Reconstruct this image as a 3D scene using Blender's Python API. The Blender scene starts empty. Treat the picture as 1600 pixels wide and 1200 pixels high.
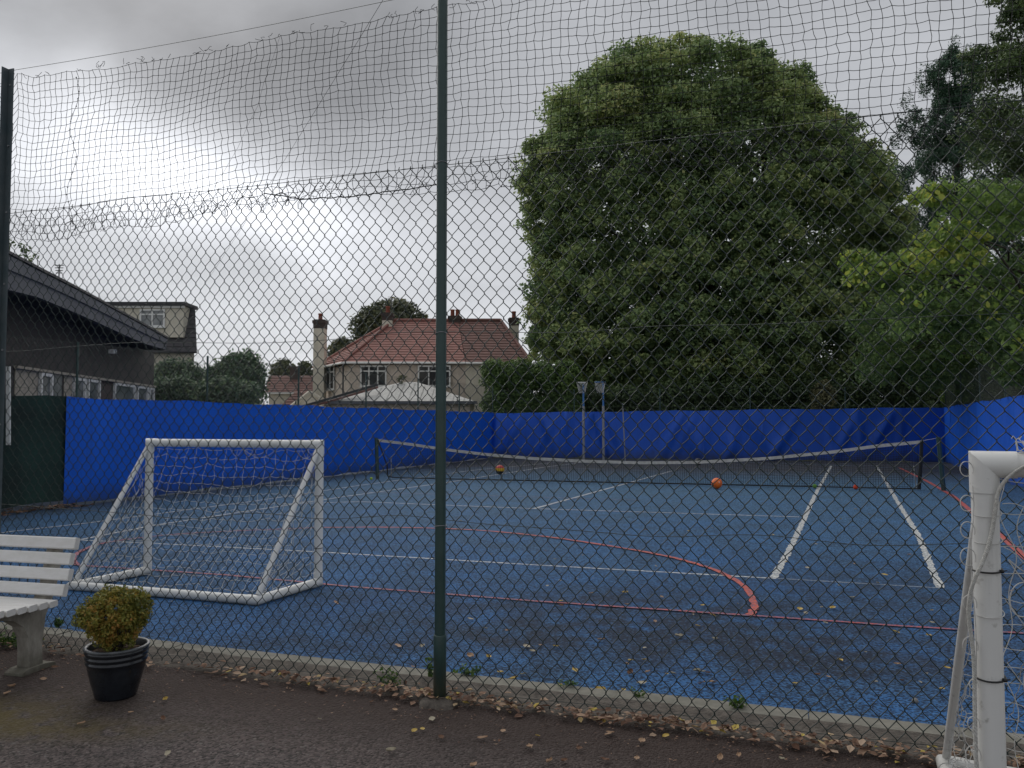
import bpy, math, random
import numpy as np
from mathutils import Vector, Matrix
random.seed(7); rng = np.random.default_rng(7)
C = bpy.context.scene.collection
SC = bpy.context.scene

# ------------------------------------------------------------------ camera
F = 1250.0; H = 1.42; TH = math.radians(2.657)
cam_d = bpy.data.cameras.new('camera'); cam = bpy.data.objects.new('camera', cam_d); C.objects.link(cam)
cam.location = (0, 0, H); cam.rotation_euler = (math.radians(90) + TH, 0, 0)
cam_d.sensor_fit = 'HORIZONTAL'; cam_d.sensor_width = 36; cam_d.lens = 36 * F / 1600
cam_d.clip_start = 0.05; cam_d.clip_end = 2000
SC.camera = cam
SC.view_settings.view_transform = 'Standard'; SC.view_settings.look = 'None'
SC.view_settings.gamma = 1; SC.view_settings.use_curve_mapping = False
SC.view_settings.exposure = 0.60

# ------------------------------------------------------------------ sky: overcast
SUN_EL, SUN_AZ = math.radians(34), math.radians(-25)      # azimuth from +Y towards +X
W = bpy.data.worlds.new('World'); SC.world = W; W.use_nodes = True
nt = W.node_tree; N = nt.nodes; L = nt.links; N.clear()
def nd(tree, typ, **kw):
    n = tree.nodes.new(typ)
    for k, v in kw.items():
        if k.startswith('in_'):
            key = k[3:]; key = int(key) if key.isdigit() else key
            n.inputs[key].default_value = v
        else: setattr(n, k, v)
    return n
def mth(tree, op, a, b=None, clamp=False):
    n = tree.nodes.new('ShaderNodeMath'); n.operation = op; n.use_clamp = clamp
    for i, v in enumerate((a, b)):
        if v is None: continue
        if hasattr(v, 'links') or hasattr(v, 'is_linked'): tree.links.new(v, n.inputs[i])
        else: n.inputs[i].default_value = v
    return n.outputs[0]
def dirv(px, py):
    v = Vector(((px - 800) / F, math.cos(TH) - (600 - py) / F * math.sin(TH), math.sin(TH) + (600 - py) / F * math.cos(TH)))
    return v.normalized()
out = nd(nt, 'ShaderNodeOutputWorld')
tc = nd(nt, 'ShaderNodeTexCoord')
sep = nd(nt, 'ShaderNodeSeparateXYZ'); L.new(tc.outputs['Generated'], sep.inputs[0])
zz = mth(nt, 'MAXIMUM', sep.outputs[2], 0.0)
den = mth(nt, 'ADD', zz, 0.22)
cx = mth(nt, 'DIVIDE', sep.outputs[0], den); cy = mth(nt, 'DIVIDE', sep.outputs[1], den)
comb = nd(nt, 'ShaderNodeCombineXYZ'); L.new(cx, comb.inputs[0]); L.new(cy, comb.inputs[1])
n1 = nd(nt, 'ShaderNodeTexNoise', in_Scale=0.9, in_Detail=7.0, in_Roughness=0.55, in_Distortion=0.6); L.new(comb.outputs[0], n1.inputs['Vector'])
n2 = nd(nt, 'ShaderNodeTexNoise', in_Scale=2.3, in_Detail=6.0, in_Roughness=0.6); L.new(comb.outputs[0], n2.inputs['Vector'])
nz = mth(nt, 'ADD', mth(nt, 'MULTIPLY', n1.outputs[0], 0.55), mth(nt, 'MULTIPLY', n2.outputs[0], 0.45))
nzc = mth(nt, 'SUBTRACT', nz, 0.5)
grad = nd(nt, 'ShaderNodeMapRange', in_1=0.02, in_2=0.50, in_3=0.62, in_4=0.42); L.new(zz, grad.inputs[0])
# warped direction so that bright and dark banks get a cloudy outline
wv = nd(nt, 'ShaderNodeTexNoise', in_Scale=2.2, in_Detail=5.0, in_Roughness=0.55); L.new(tc.outputs['Generated'], wv.inputs['Vector'])
wsub = nd(nt, 'ShaderNodeVectorMath', operation='SUBTRACT', in_1=(0.5, 0.5, 0.5)); L.new(wv.outputs['Color'], wsub.inputs[0])
wsc = nd(nt, 'ShaderNodeVectorMath', operation='SCALE', in_Scale=0.30); L.new(wsub.outputs[0], wsc.inputs[0])
wadd = nd(nt, 'ShaderNodeVectorMath', operation='ADD'); L.new(tc.outputs['Generated'], wadd.inputs[0]); L.new(wsc.outputs[0], wadd.inputs[1])
wn = nd(nt, 'ShaderNodeVectorMath', operation='NORMALIZE'); L.new(wadd.outputs[0], wn.inputs[0])
def bank(px, py, w, amp, stretch=1.0):
    d = dirv(px, py)
    s = nd(nt, 'ShaderNodeVectorMath', operation='SUBTRACT', in_1=tuple(d)); L.new(wn.outputs[0], s.inputs[0])
    m = nd(nt, 'ShaderNodeVectorMath', operation='MULTIPLY', in_1=(1 / stretch, 1 / stretch, 1.0)); L.new(s.outputs[0], m.inputs[0])
    ln = nd(nt, 'ShaderNodeVectorMath', operation='LENGTH'); L.new(m.outputs[0], ln.inputs[0])
    q = mth(nt, 'POWER', mth(nt, 'DIVIDE', ln.outputs['Value'], w), 2.0)
    return mth(nt, 'MULTIPLY', mth(nt, 'EXPONENT', mth(nt, 'MULTIPLY', q, -1.0)), amp)
acc = mth(nt, 'ADD', grad.outputs[0], mth(nt, 'MULTIPLY', nzc, 0.70))
for b in ((265, 275, 0.075, 0.58, 2.1), (140, 285, 0.07, 0.16, 2.4), (430, 335, 0.055, 0.34, 2.2), (470, 185, 0.10, -0.20, 1.7), (620, 240, 0.08, -0.07, 1.8),
          (180, 60, 0.14, -0.07, 2.5), (520, 420, 0.14, 0.10, 2.0)):
    acc = mth(nt, 'ADD', acc, bank(*b))
acc = mth(nt, 'MAXIMUM', acc, 0.20)
colr = nd(nt, 'ShaderNodeMixRGB', blend_type='MULTIPLY', in_0=1.0, in_2=(0.958, 0.982, 1.035, 1)); 
cmb = nd(nt, 'ShaderNodeCombineColor'); 
for i in range(3): L.new(acc, cmb.inputs[i])
L.new(cmb.outputs[0], colr.inputs[1])
bgc = nd(nt, 'ShaderNodeBackground', in_Strength=0.73); L.new(colr.outputs[0], bgc.inputs[0])
skyn = nd(nt, 'ShaderNodeTexSky', sky_type='NISHITA', sun_disc=False, sun_elevation=SUN_EL, sun_rotation=SUN_AZ)
bgs = nd(nt, 'ShaderNodeBackground', in_Strength=0.05); L.new(skyn.outputs[0], bgs.inputs[0])
mixw = nd(nt, 'ShaderNodeMixShader', in_0=0.05); L.new(bgc.outputs[0], mixw.inputs[1]); L.new(bgs.outputs[0], mixw.inputs[2])
L.new(mixw.outputs[0], out.inputs[0])
sun_d = bpy.data.lights.new('sun', 'SUN'); sun = bpy.data.objects.new('sun', sun_d); C.objects.link(sun)
sun_d.energy = 1.5; sun_d.angle = math.radians(85); sun_d.color = (1, 0.96, 0.9)
sd = Vector((math.sin(SUN_AZ) * math.cos(SUN_EL), math.cos(SUN_AZ) * math.cos(SUN_EL), math.sin(SUN_EL)))
sun.rotation_euler = sd.to_track_quat('Z', 'Y').to_euler(); sun.location = sd * 50

# ------------------------------------------------------------------ helpers
def ray(px, py):
    u = (600 - py) / F
    return Vector(((px - 800) / F, math.cos(TH) - u * math.sin(TH), math.sin(TH) + u * math.cos(TH)))
def G(px, py, z=0.0):                       # where the sight line meets height z
    r = ray(px, py); t = (z - H) / r.z
    return Vector((r.x * t, r.y * t, z))
def at(px, py, Y):                          # where it meets the upright plane y = Y
    r = ray(px, py); t = Y / r.y
    return Vector((r.x * t, Y, H + r.z * t))
def onplane(px, py, p0, d):                 # where it meets the upright plane through p0 along d
    r = ray(px, py); n = Vector((-d.y, d.x, 0)); t = (n.x * p0.x + n.y * p0.y) / (n.x * r.x + n.y * r.y)
    return Vector((r.x * t, r.y * t, H + r.z * t))
class MB:
    def __init__(s): s.v = []; s.f = []; s.n = 0; s.t = []; s.m = []
    def add(s, v, f, tint=0.5, mi=0):
        v = np.asarray(v, dtype=float).reshape(-1, 3)
        f = [np.asarray(x) + s.n for x in f] if not isinstance(f, np.ndarray) else f + s.n
        s.v.append(v); s.f.append(f); s.n += len(v)
        k = len(f); s.t.append(np.broadcast_to(np.asarray(tint, dtype=float), (k,)).copy()); s.m.append(np.full(k, mi))
        return s
    def box(s, lo, hi, M=None, mi=0, tint=0.5):
        x0, y0, z0 = lo; x1, y1, z1 = hi
        v = np.array([(x0,y0,z0),(x1,y0,z0),(x1,y1,z0),(x0,y1,z0),(x0,y0,z1),(x1,y0,z1),(x1,y1,z1),(x0,y1,z1)], float)
        if M is not None: v = v @ np.array(M.to_3x3()).T + np.array(M.translation)
        return s.add(v, np.array([(0,3,2,1),(4,5,6,7),(0,1,5,4),(1,2,6,5),(2,3,7,6),(3,0,4,7)]), tint, mi)
    def bar(s, a, b, w, h, up=(0, 0, 1), mi=0):     # box from a to b, w across, h along up
        a, b = Vector(a), Vector(b); t = (b - a); ln = t.length; t.normalize(); u = Vector(up)
        sd_ = t.cross(u).normalized(); u = sd_.cross(t)
        M = Matrix((( t.x, sd_.x, u.x, a.x), (t.y, sd_.y, u.y, a.y), (t.z, sd_.z, u.z, a.z), (0, 0, 0, 1)))
        return s.box((0, -w/2, -h/2), (ln, w/2, h/2), M, mi)
    def tube(s, pts, r, n=6, ref=None, cap=True, mi=0, tint=0.5):
        p = np.asarray([tuple(q) for q in pts], float); k = len(p)
        r = np.broadcast_to(np.asarray(r, float), (k,))
        t = np.gradient(p, axis=0); t /= np.linalg.norm(t, axis=1)[:, None] + 1e-12
        if ref is None:
            m = np.abs(p[-1] - p[0]) + 1e-9; ref = np.zeros(3); ref[int(np.argmin(np.abs(t).max(axis=0)))] = 1
        ref = np.asarray(ref, float)
        a = np.cross(t, ref); nn = np.linalg.norm(a, axis=1); 
        bad = nn < 1e-3
        if bad.any(): a[bad] = np.cross(t[bad], ref + np.array([.31, .17, .23])); nn = np.linalg.norm(a, axis=1)
        a /= nn[:, None]; b = np.cross(t, a)
        an = np.arange(n) * 2 * math.pi / n
        v = p[:, None, :] + r[:, None, None] * (np.cos(an)[None, :, None] * a[:, None, :] + np.sin(an)[None, :, None] * b[:, None, :])
        i = np.arange(k - 1)[:, None] * n; j = np.arange(n)[None, :]; j2 = (j + 1) % n
        f = np.stack([i + j, i + j2, i + n + j2, i + n + j], -1).reshape(-1, 4)
        s.add(v.reshape(-1, 3), f, tint, mi)
        if cap and n > 3:
            s.add(v[0], [list(range(n))], tint, mi); s.add(v[-1], [list(range(n))[::-1]], tint, mi)
        return s
    def lathe(s, prof, c=(0, 0, 0), n=32, mi=0, tint=0.5):
        k = len(prof); an = np.arange(n) * 2 * math.pi / n; pr = np.asarray(prof, float)
        v = np.stack([pr[:, None, 0] * np.cos(an), pr[:, None, 0] * np.sin(an), np.repeat(pr[:, None, 1], n, 1)], -1) + np.asarray(c, float)
        i = np.arange(k - 1)[:, None] * n; j = np.arange(n)[None, :]; j2 = (j + 1) % n
        f = np.stack([i + j, i + j2, i + n + j2, i + n + j], -1).reshape(-1, 4)
        return s.add(v.reshape(-1, 3), f, tint, mi)
    def prism(s, poly, ext, mi=0):                  # polygon (3D points) pushed along ext
        p = np.asarray([tuple(q) for q in poly], float); k = len(p); e = np.asarray(tuple(ext), float)
        v = np.vstack([p, p + e])
        f = [list(range(k))[::-1], [k + i for i in range(k)]] + [[i, (i + 1) % k, k + (i + 1) % k, k + i] for i in range(k)]
        return s.add(v, f, 0.5, mi)
    def grid(s, P, tint=0.5, mi=0):                 # (a, b, 3) array as a sheet
        a, b, _ = P.shape; i = np.arange(a - 1)[:, None] * b; j = np.arange(b - 1)[None, :]
        f = np.stack([i + j, i + j + 1, i + b + j + 1, i + b + j], -1).reshape(-1, 4)
        return s.add(P.reshape(-1, 3), f, tint, mi)
    def slab(s, P, nrm, th, mi=0):                  # closed sheet with thickness
        e = np.asarray(tuple(nrm), float) * th; a, b, _ = P.shape
        s.grid(P, mi=mi); s.grid(P[:, ::-1] + e, mi=mi)
        for Q in (P[0], P[-1], P[:, 0], P[:, -1]): s.grid(np.stack([Q, Q + e], 0), mi=mi)
        return s
    def build(s, name, mats, parent=None, smooth=False, loc=None):
        me = bpy.data.meshes.new(name)
        v = np.vstack(s.v); me.vertices.add(len(v)); me.vertices.foreach_set('co', v.ravel())
        li = []; st = []; k = 0
        for f in s.f:
            if isinstance(f, np.ndarray):
                m = f.shape[1]; li.append(f.ravel()); st.append(k + np.arange(len(f)) * m); k += f.size
            else:
                for q in f: li.append(q); st.append(np.array([k])); k += len(q)
        li = np.concatenate(li); st = np.concatenate(st)
        me.loops.add(len(li)); me.loops.foreach_set('vertex_index', li)
        me.polygons.add(len(st)); me.polygons.foreach_set('loop_start', st)
        me.polygons.foreach_set('material_index', np.concatenate(s.m).astype(np.int32))
        me.update(calc_edges=True)
        at_ = me.attributes.new('tint', 'FLOAT', 'FACE'); at_.data.foreach_set('value', np.concatenate(s.t))
        me.polygons.foreach_set('use_smooth', np.full(len(st), bool(smooth)))
        for m in (mats if isinstance(mats, (list, tuple)) else [mats]): me.materials.append(m)
        o = bpy.data.objects.new(name, me); C.objects.link(o)
        if parent is not None:
            o.parent = parent; o.matrix_parent_inverse = Matrix.Translation(parent.location).inverted() if parent.rotation_euler.z == 0 else parent.matrix_basis.inverted()
        return o
def tag(o, label=None, cat=None, group=None, kind=None):
    if label: o['label'] = label
    if cat: o['category'] = cat
    if group: o['group'] = group
    if kind: o['kind'] = kind
    return o
def thing(name, label, cat, loc=(0, 0, 0), group=None):
    o = bpy.data.objects.new(name, None); C.objects.link(o); o.location = loc; o.empty_display_size = 0.2
    return tag(o, label, cat, group)

# ------------------------------------------------------------------ materials
def mat(name, col, col2=None, rough=0.7, scale=8.0, detail=5.0, bump=0.0, bscale=None, bdist=0.01, metal=0.0, spec=0.5, lo=0.35, hi=0.65, coord='Object', tint=None, rvar=0.0, emit=None, stretch=None):
    m = bpy.data.materials.new(name); m.use_nodes = True; t = m.node_tree
    p = t.nodes['Principled BSDF']; p.inputs['Roughness'].default_value = rough; p.inputs['Metallic'].default_value = metal
    p.inputs['Specular IOR Level'].default_value = spec
    p.inputs['Base Color'].default_value = (*col, 1)
    tcn = nd(t, 'ShaderNodeTexCoord'); vec = tcn.outputs[coord]
    if stretch:
        mp = nd(t, 'ShaderNodeMapping', in_Scale=stretch); t.links.new(vec, mp.inputs['Vector']); vec = mp.outputs[0]
    if col2 is not None:
        nn = nd(t, 'ShaderNodeTexNoise', in_Scale=scale, in_Detail=detail, in_Roughness=0.6); t.links.new(vec, nn.inputs['Vector'])
        mr = nd(t, 'ShaderNodeMapRange', in_1=lo, in_2=hi); t.links.new(nn.outputs[0], mr.inputs[0])
        mx = nd(t, 'ShaderNodeMixRGB', in_1=(*col, 1), in_2=(*col2, 1)); t.links.new(mr.outputs[0], mx.inputs[0])
        t.links.new(mx.outputs[0], p.inputs['Base Color'])
        if rvar: 
            rr = nd(t, 'ShaderNodeMapRange', in_3=rough - rvar, in_4=rough + rvar); t.links.new(mr.outputs[0], rr.inputs[0]); t.links.new(rr.outputs[0], p.inputs['Roughness'])
    if bump:
        nb = nd(t, 'ShaderNodeTexNoise', in_Scale=bscale or scale * 4, in_Detail=4.0); t.links.new(vec, nb.inputs['Vector'])
        bp = nd(t, 'ShaderNodeBump', in_Strength=bump, in_Distance=bdist); t.links.new(nb.outputs[0], bp.inputs['Height']); t.links.new(bp.outputs[0], p.inputs['Normal'])
    return m
def leafmat(name, stops, transl=0.35, rough=0.5, spec=0.4):
    m = bpy.data.materials.new(name); m.use_nodes = True; t = m.node_tree; p = t.nodes['Principled BSDF']
    a = nd(t, 'ShaderNodeAttribute', attribute_name='tint'); cr = nd(t, 'ShaderNodeValToRGB')
    e = cr.color_ramp.elements; e[0].position, e[0].color = stops[0][0], (*stops[0][1], 1); e[1].position, e[1].color = stops[-1][0], (*stops[-1][1], 1)
    for s_ in stops[1:-1]: q = e.new(s_[0]); q.color = (*s_[1], 1)
    t.links.new(a.outputs['Fac'], cr.inputs[0]); t.links.new(cr.outputs[0], p.inputs['Base Color'])
    p.inputs['Roughness'].default_value = rough; p.inputs['Specular IOR Level'].default_value = spec
    if transl:
        tr = nd(t, 'ShaderNodeBsdfTranslucent'); t.links.new(cr.outputs[0], tr.inputs[0])
        mx = nd(t, 'ShaderNodeMixShader', in_0=transl); t.links.new(p.outputs[0], mx.inputs[1]); t.links.new(tr.outputs[0], mx.inputs[2])
        t.links.new(mx.outputs[0], t.nodes['Material Output'].inputs[0])
    return m
M = {}
M['fence_green'] = mat('fence_green', (0.022, 0.055, 0.052), (0.032, 0.068, 0.064), 0.38, 14, bump=0.15, bscale=120, bdist=0.001)
M['wire'] = mat('green_wire', (0.006, 0.018, 0.016), (0.010, 0.025, 0.022), 0.35, 30)
M['angle'] = mat('angle_steel', (0.05, 0.075, 0.085), (0.08, 0.10, 0.11), 0.5, 9)
M['cord'] = mat('black_cord', (0.012, 0.013, 0.014), None, 0.8)
M['white_pvc'] = mat('white_plastic', (0.74, 0.75, 0.75), (0.66, 0.66, 0.63), 0.38, 7, lo=0.45, hi=0.75)
def scuff(name, base, dirt, rough):
    m = mat(name, base, dirt, rough, 30, 8, lo=0.60, hi=0.74); return m
M['pvc_near'] = scuff('scuffed_white_plastic', (0.70, 0.70, 0.68), (0.42, 0.41, 0.38), 0.42)
M['white_cord'] = mat('white_cord', (0.62, 0.62, 0.60), (0.45, 0.44, 0.42), 0.8, 40)
M['rope'] = mat('white_rope', (0.62, 0.62, 0.59), (0.40, 0.39, 0.36), 0.85, 160, bump=0.8, bscale=400, bdist=0.002)
M['cable_tie'] = mat('black_cable_tie', (0.01, 0.01, 0.01), None, 0.35)
M['bench_white'] = mat('white_bench_slat', (0.78, 0.77, 0.76), (0.70, 0.69, 0.66), 0.45, 5, bump=0.08, bscale=60, bdist=0.001, stretch=(1, 8, 8))
M['concrete'] = mat('grey_concrete', (0.26, 0.25, 0.22), (0.14, 0.13, 0.115), 0.9, 9, 8, bump=0.5, bscale=90, bdist=0.004)
M['bench_concrete'] = mat('bench_concrete', (0.42, 0.40, 0.35), (0.17, 0.155, 0.13), 0.85, 9, 8, bump=0.35, bscale=60, bdist=0.003, stretch=(1, 1, 0.5))
M['kerb'] = mat('kerb_concrete', (0.215, 0.205, 0.175), (0.14, 0.138, 0.115), 0.9, 12, 8, bump=0.5, bscale=140, bdist=0.003)
M['haunch'] = mat('rough_concrete', (0.125, 0.108, 0.092), (0.060, 0.052, 0.045), 0.95, 22, 9, bump=1.0, bscale=60, bdist=0.012)
M['glaze'] = mat('black_glaze', (0.010, 0.012, 0.016), (0.02, 0.024, 0.03), 0.20, 14, bump=0.12, bscale=30, bdist=0.003)
M['rimglaze'] = mat('worn_rim_glaze', (0.10, 0.11, 0.12), (0.04, 0.045, 0.05), 0.3, 20)
M['soil'] = mat('soil', (0.05, 0.03, 0.018), (0.10, 0.06, 0.035), 0.95, 60, bump=1, bscale=90, bdist=0.01)
M['render_cream'] = mat('cream_render', (0.70, 0.65, 0.54), (0.58, 0.54, 0.45), 0.9, 3, bump=0.5, bscale=25, bdist=0.02)
M['pebbledash'] = mat('pebbledash', (0.68, 0.59, 0.50), (0.53, 0.455, 0.39), 0.95, 5, 8, bump=0.9, bscale=30, bdist=0.03)
M['red_tile'] = mat('red_roof_tile', (0.33, 0.150, 0.125), (0.23, 0.11, 0.092), 0.75, 2.2, 8, bump=0.4, bscale=14, bdist=0.03)
M['brown_tile'] = mat('brown_roof_tile', (0.20, 0.10, 0.085), (0.14, 0.075, 0.065), 0.8, 2.2, 8, bump=0.4, bscale=14, bdist=0.03)
M['slate'] = mat('grey_slate', (0.085, 0.08, 0.085), (0.05, 0.05, 0.055), 0.7, 5, 8, bump=0.3, bscale=20, bdist=0.02)
M['dark_brick'] = mat('chimney_brick', (0.09, 0.065, 0.055), (0.05, 0.042, 0.04), 0.9, 12)
M['pot'] = mat('clay_pot', (0.30, 0.085, 0.05), (0.22, 0.07, 0.05), 0.8, 8)
M['white_paint'] = mat('white_frame_paint', (0.74, 0.74, 0.72), None, 0.5)
M['glass'] = mat('window_glass', (0.012, 0.013, 0.015), (0.06, 0.06, 0.055), 0.35, 1.3, spec=0.25, lo=0.45, hi=0.6)
M['grey_glass'] = mat('pale_window_glass', (0.10, 0.12, 0.13), (0.22, 0.23, 0.23), 0.15, 1.6, spec=0.8, lo=0.4, hi=0.65)
M['fascia'] = mat('grey_fascia_board', (0.12, 0.128, 0.148), (0.095, 0.10, 0.12), 0.75, 2)
M['hall_wall'] = mat('brown_tile_hanging', (0.048, 0.042, 0.042), (0.03, 0.028, 0.03), 0.85, 3, 8, bump=0.4, bscale=18, bdist=0.02)
M['beige_panel'] = mat('beige_panel', (0.40, 0.36, 0.30), (0.30, 0.27, 0.22), 0.7, 4)
M['brown_panel'] = mat('brown_panel', (0.045, 0.03, 0.03), None, 0.8)
M['white_roof'] = mat('pale_sheet_roof', (0.52, 0.52, 0.50), (0.40, 0.40, 0.385), 0.6, 2.5, 8)
M['lead'] = mat('dark_lead', (0.04, 0.04, 0.045), None, 0.7)
M['band'] = mat('net_headband', (0.60, 0.58, 0.54), (0.44, 0.42, 0.38), 0.85, 12)
M['bark'] = mat('bark', (0.06, 0.048, 0.038), (0.03, 0.025, 0.02), 0.95, 8, bump=1, bscale=30, bdist=0.02)
M['pole_blue'] = mat('blue_pole_paint', (0.04, 0.16, 0.42), None, 0.4)
M['pole_grey'] = mat('galvanised_pole', (0.34, 0.35, 0.37), (0.25, 0.26, 0.28), 0.45, 20, metal=0.4)
M['grass'] = mat('dull_grass', (0.03, 0.05, 0.018), (0.055, 0.05, 0.025), 0.95, 3, 8, bump=1, bscale=40, bdist=0.04)
M['green_mesh'] = mat('green_windbreak', (0.010, 0.042, 0.034), (0.006, 0.018, 0.016), 0.8, 1.6, 4, bump=0.3, bscale=300, bdist=0.002)
M['orange'] = mat('orange_ball', (0.85, 0.17, 0.015), (0.76, 0.14, 0.012), 0.42, 12)
M['black_rubber'] = mat('black_ball', (0.02, 0.02, 0.024), None, 0.5)
M['tennis'] = mat('tennis_felt', (0.42, 0.62, 0.06), (0.34, 0.52, 0.05), 0.95, 60)
M['tennis_green'] = mat('faded_green_felt', (0.12, 0.26, 0.05), None, 0.95)
M['tennis_red'] = mat('red_felt', (0.62, 0.07, 0.03), None, 0.95)
M['yellow'] = mat('ball_yellow', (0.75, 0.45, 0.02), None, 0.5)
M['red_panel'] = mat('ball_red', (0.55, 0.07, 0.06), None, 0.5)
M['pebble'] = mat('grey_pebble', (0.22, 0.21, 0.2), None, 0.8)

def court_mat():
    m = bpy.data.materials.new('blue_court_surface'); m.use_nodes = True; t = m.node_tree; p = t.nodes['Principled BSDF']
    tcn = nd(t, 'ShaderNodeTexCoord'); v = tcn.outputs['Object']; lk = t.links.new
    def noise(sc, de=4.0, ro=0.6):
        n = nd(t, 'ShaderNodeTexNoise', in_Scale=sc, in_Detail=de, in_Roughness=ro); lk(v, n.inputs['Vector']); return n.outputs[0]
    def rng_(x, a, b, c=0.0, d=1.0):
        n = nd(t, 'ShaderNodeMapRange', in_1=a, in_2=b, in_3=c, in_4=d); lk(x, n.inputs[0]); return n.outputs[0]
    def mix(f, a, b):
        n = nd(t, 'ShaderNodeMixRGB')
        for i, q in ((0, f), (1, a), (2, b)):
            if isinstance(q, tuple): n.inputs[i].default_value = (*q, 1)
            elif isinstance(q, float): n.inputs[i].default_value = q
            else: lk(q, n.inputs[i])
        return n.outputs[0]
    big = noise(0.35, 6); mid = noise(1.7, 7); fine = noise(55, 3, 0.7); fine2 = noise(140, 2, 0.7)
    base = mix(rng_(big, 0.35, 0.65), (0.034, 0.140, 0.38), (0.048, 0.150, 0.33))
    base = mix(rng_(mid, 0.42, 0.72), base, (0.048, 0.110, 0.205))
    sepn = nd(t, 'ShaderNodeSeparateXYZ'); lk(v, sepn.inputs[0])
    # paler grey-blue, less saturated, out towards the middle of the court
    far = rng_(sepn.outputs[1], 6.5, 16.0, 0.0, 0.9)
    base = mix(mth(t, 'MULTIPLY', far, rng_(mid, 0.3, 0.6, 0.6, 1.0)), base, (0.115, 0.235, 0.365))
    # stained area where leaves gather in front of the red line
    def patch(x, y, rx, ry):
        dx = mth(t, 'DIVIDE', mth(t, 'SUBTRACT', sepn.outputs[0], x), rx); dy = mth(t, 'DIVIDE', mth(t, 'SUBTRACT', sepn.outputs[1], y), ry)
        d = mth(t, 'ADD', mth(t, 'POWER', mth(t, 'ABSOLUTE', dx), 2.0), mth(t, 'POWER', mth(t, 'ABSOLUTE', dy), 2.0))
        return mth(t, 'EXPONENT', mth(t, 'MULTIPLY', d, -1.0))
    pt = mth(t, 'ADD', patch(1.05, 5.35, 1.5, 0.50), mth(t, 'MULTIPLY', patch(1.9, 4.75, 0.9, 0.30), 0.9))
    pt = mth(t, 'ADD', pt, mth(t, 'MULTIPLY', patch(0.5, 6.3, 1.9, 0.6), 0.6))
    pt = mth(t, 'ADD', pt, mth(t, 'MULTIPLY', patch(3.4, 6.8, 1.8, 1.5), 0.45))
    pt = mth(t, 'ADD', pt, mth(t, 'MULTIPLY', patch(-1.3, 5.2, 1.1, 0.5), 0.35))
    pt = mth(t, 'MULTIPLY', pt, 1.35)
    st = mth(t, 'MULTIPLY', pt, rng_(noise(3.0, 7), 0.36, 0.60, 0.15, 1.15), True)
    base = mix(mth(t, 'MULTIPLY', st, 0.92), base, (0.030, 0.034, 0.045))
    # brown moss and debris along the far end and the left side of the court
    bx, by = -0.234, 0.972
    db = mth(t, 'ADD', mth(t, 'MULTIPLY', sepn.outputs[0], 0.236), mth(t, 'MULTIPLY', sepn.outputs[1], 0.972))
    edge = rng_(db, 19.5, 24.5)
    mo = mth(t, 'MULTIPLY', edge, rng_(noise(0.8, 6), 0.2, 0.5, 0.6, 1.0), True)
    dl = mth(t, 'ADD', mth(t, 'MULTIPLY', sepn.outputs[0], -0.934), mth(t, 'MULTIPLY', sepn.outputs[1], 0.356))
    edl = rng_(dl, 10.5, 11.7)
    mo = mth(t, 'MAXIMUM', mo, mth(t, 'MULTIPLY', edl, rng_(noise(1.1, 5), 0.3, 0.55, 0.3, 0.8)))
    base = mix(mth(t, 'MULTIPLY', mo, 0.92), base, (0.10, 0.080, 0.058))
    vo = nd(t, 'ShaderNodeTexVoronoi', in_Scale=82.0); lk(v, vo.inputs['Vector'])
    hs = nd(t, 'ShaderNodeSeparateColor'); lk(vo.outputs['Color'], hs.inputs[0])
    cl_ = rng_(mth(t, 'ADD', hs.outputs[0], mth(t, 'MULTIPLY', mid, 0.7)), 0.80, 0.92)
    base = mix(mth(t, 'MULTIPLY', cl_, 0.85), base, (0.010, 0.018, 0.035))
    lt = rng_(hs.outputs[1], 0.80, 0.90)
    base = mix(mth(t, 'MULTIPLY', lt, 0.30), base, (0.12, 0.28, 0.56))
    sp = rng_(fine, 0.47, 0.60)
    base = mix(mth(t, 'MULTIPLY', sp, 0.45), base, (0.022, 0.030, 0.05))
    sp2 = rng_(fine2, 0.5, 0.66)
    base = mix(mth(t, 'MULTIPLY', sp2, 0.40), base, (0.024, 0.035, 0.06))
    lk(base, p.inputs['Base Color']); p.inputs['Roughness'].default_value = 0.85; p.inputs['Specular IOR Level'].default_value = 0.12
    bp = nd(t, 'ShaderNodeBump', in_Strength=0.8, in_Distance=0.006); lk(fine, bp.inputs['Height']); lk(bp.outputs[0], p.inputs['Normal'])
    return m
M['court'] = court_mat()
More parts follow.
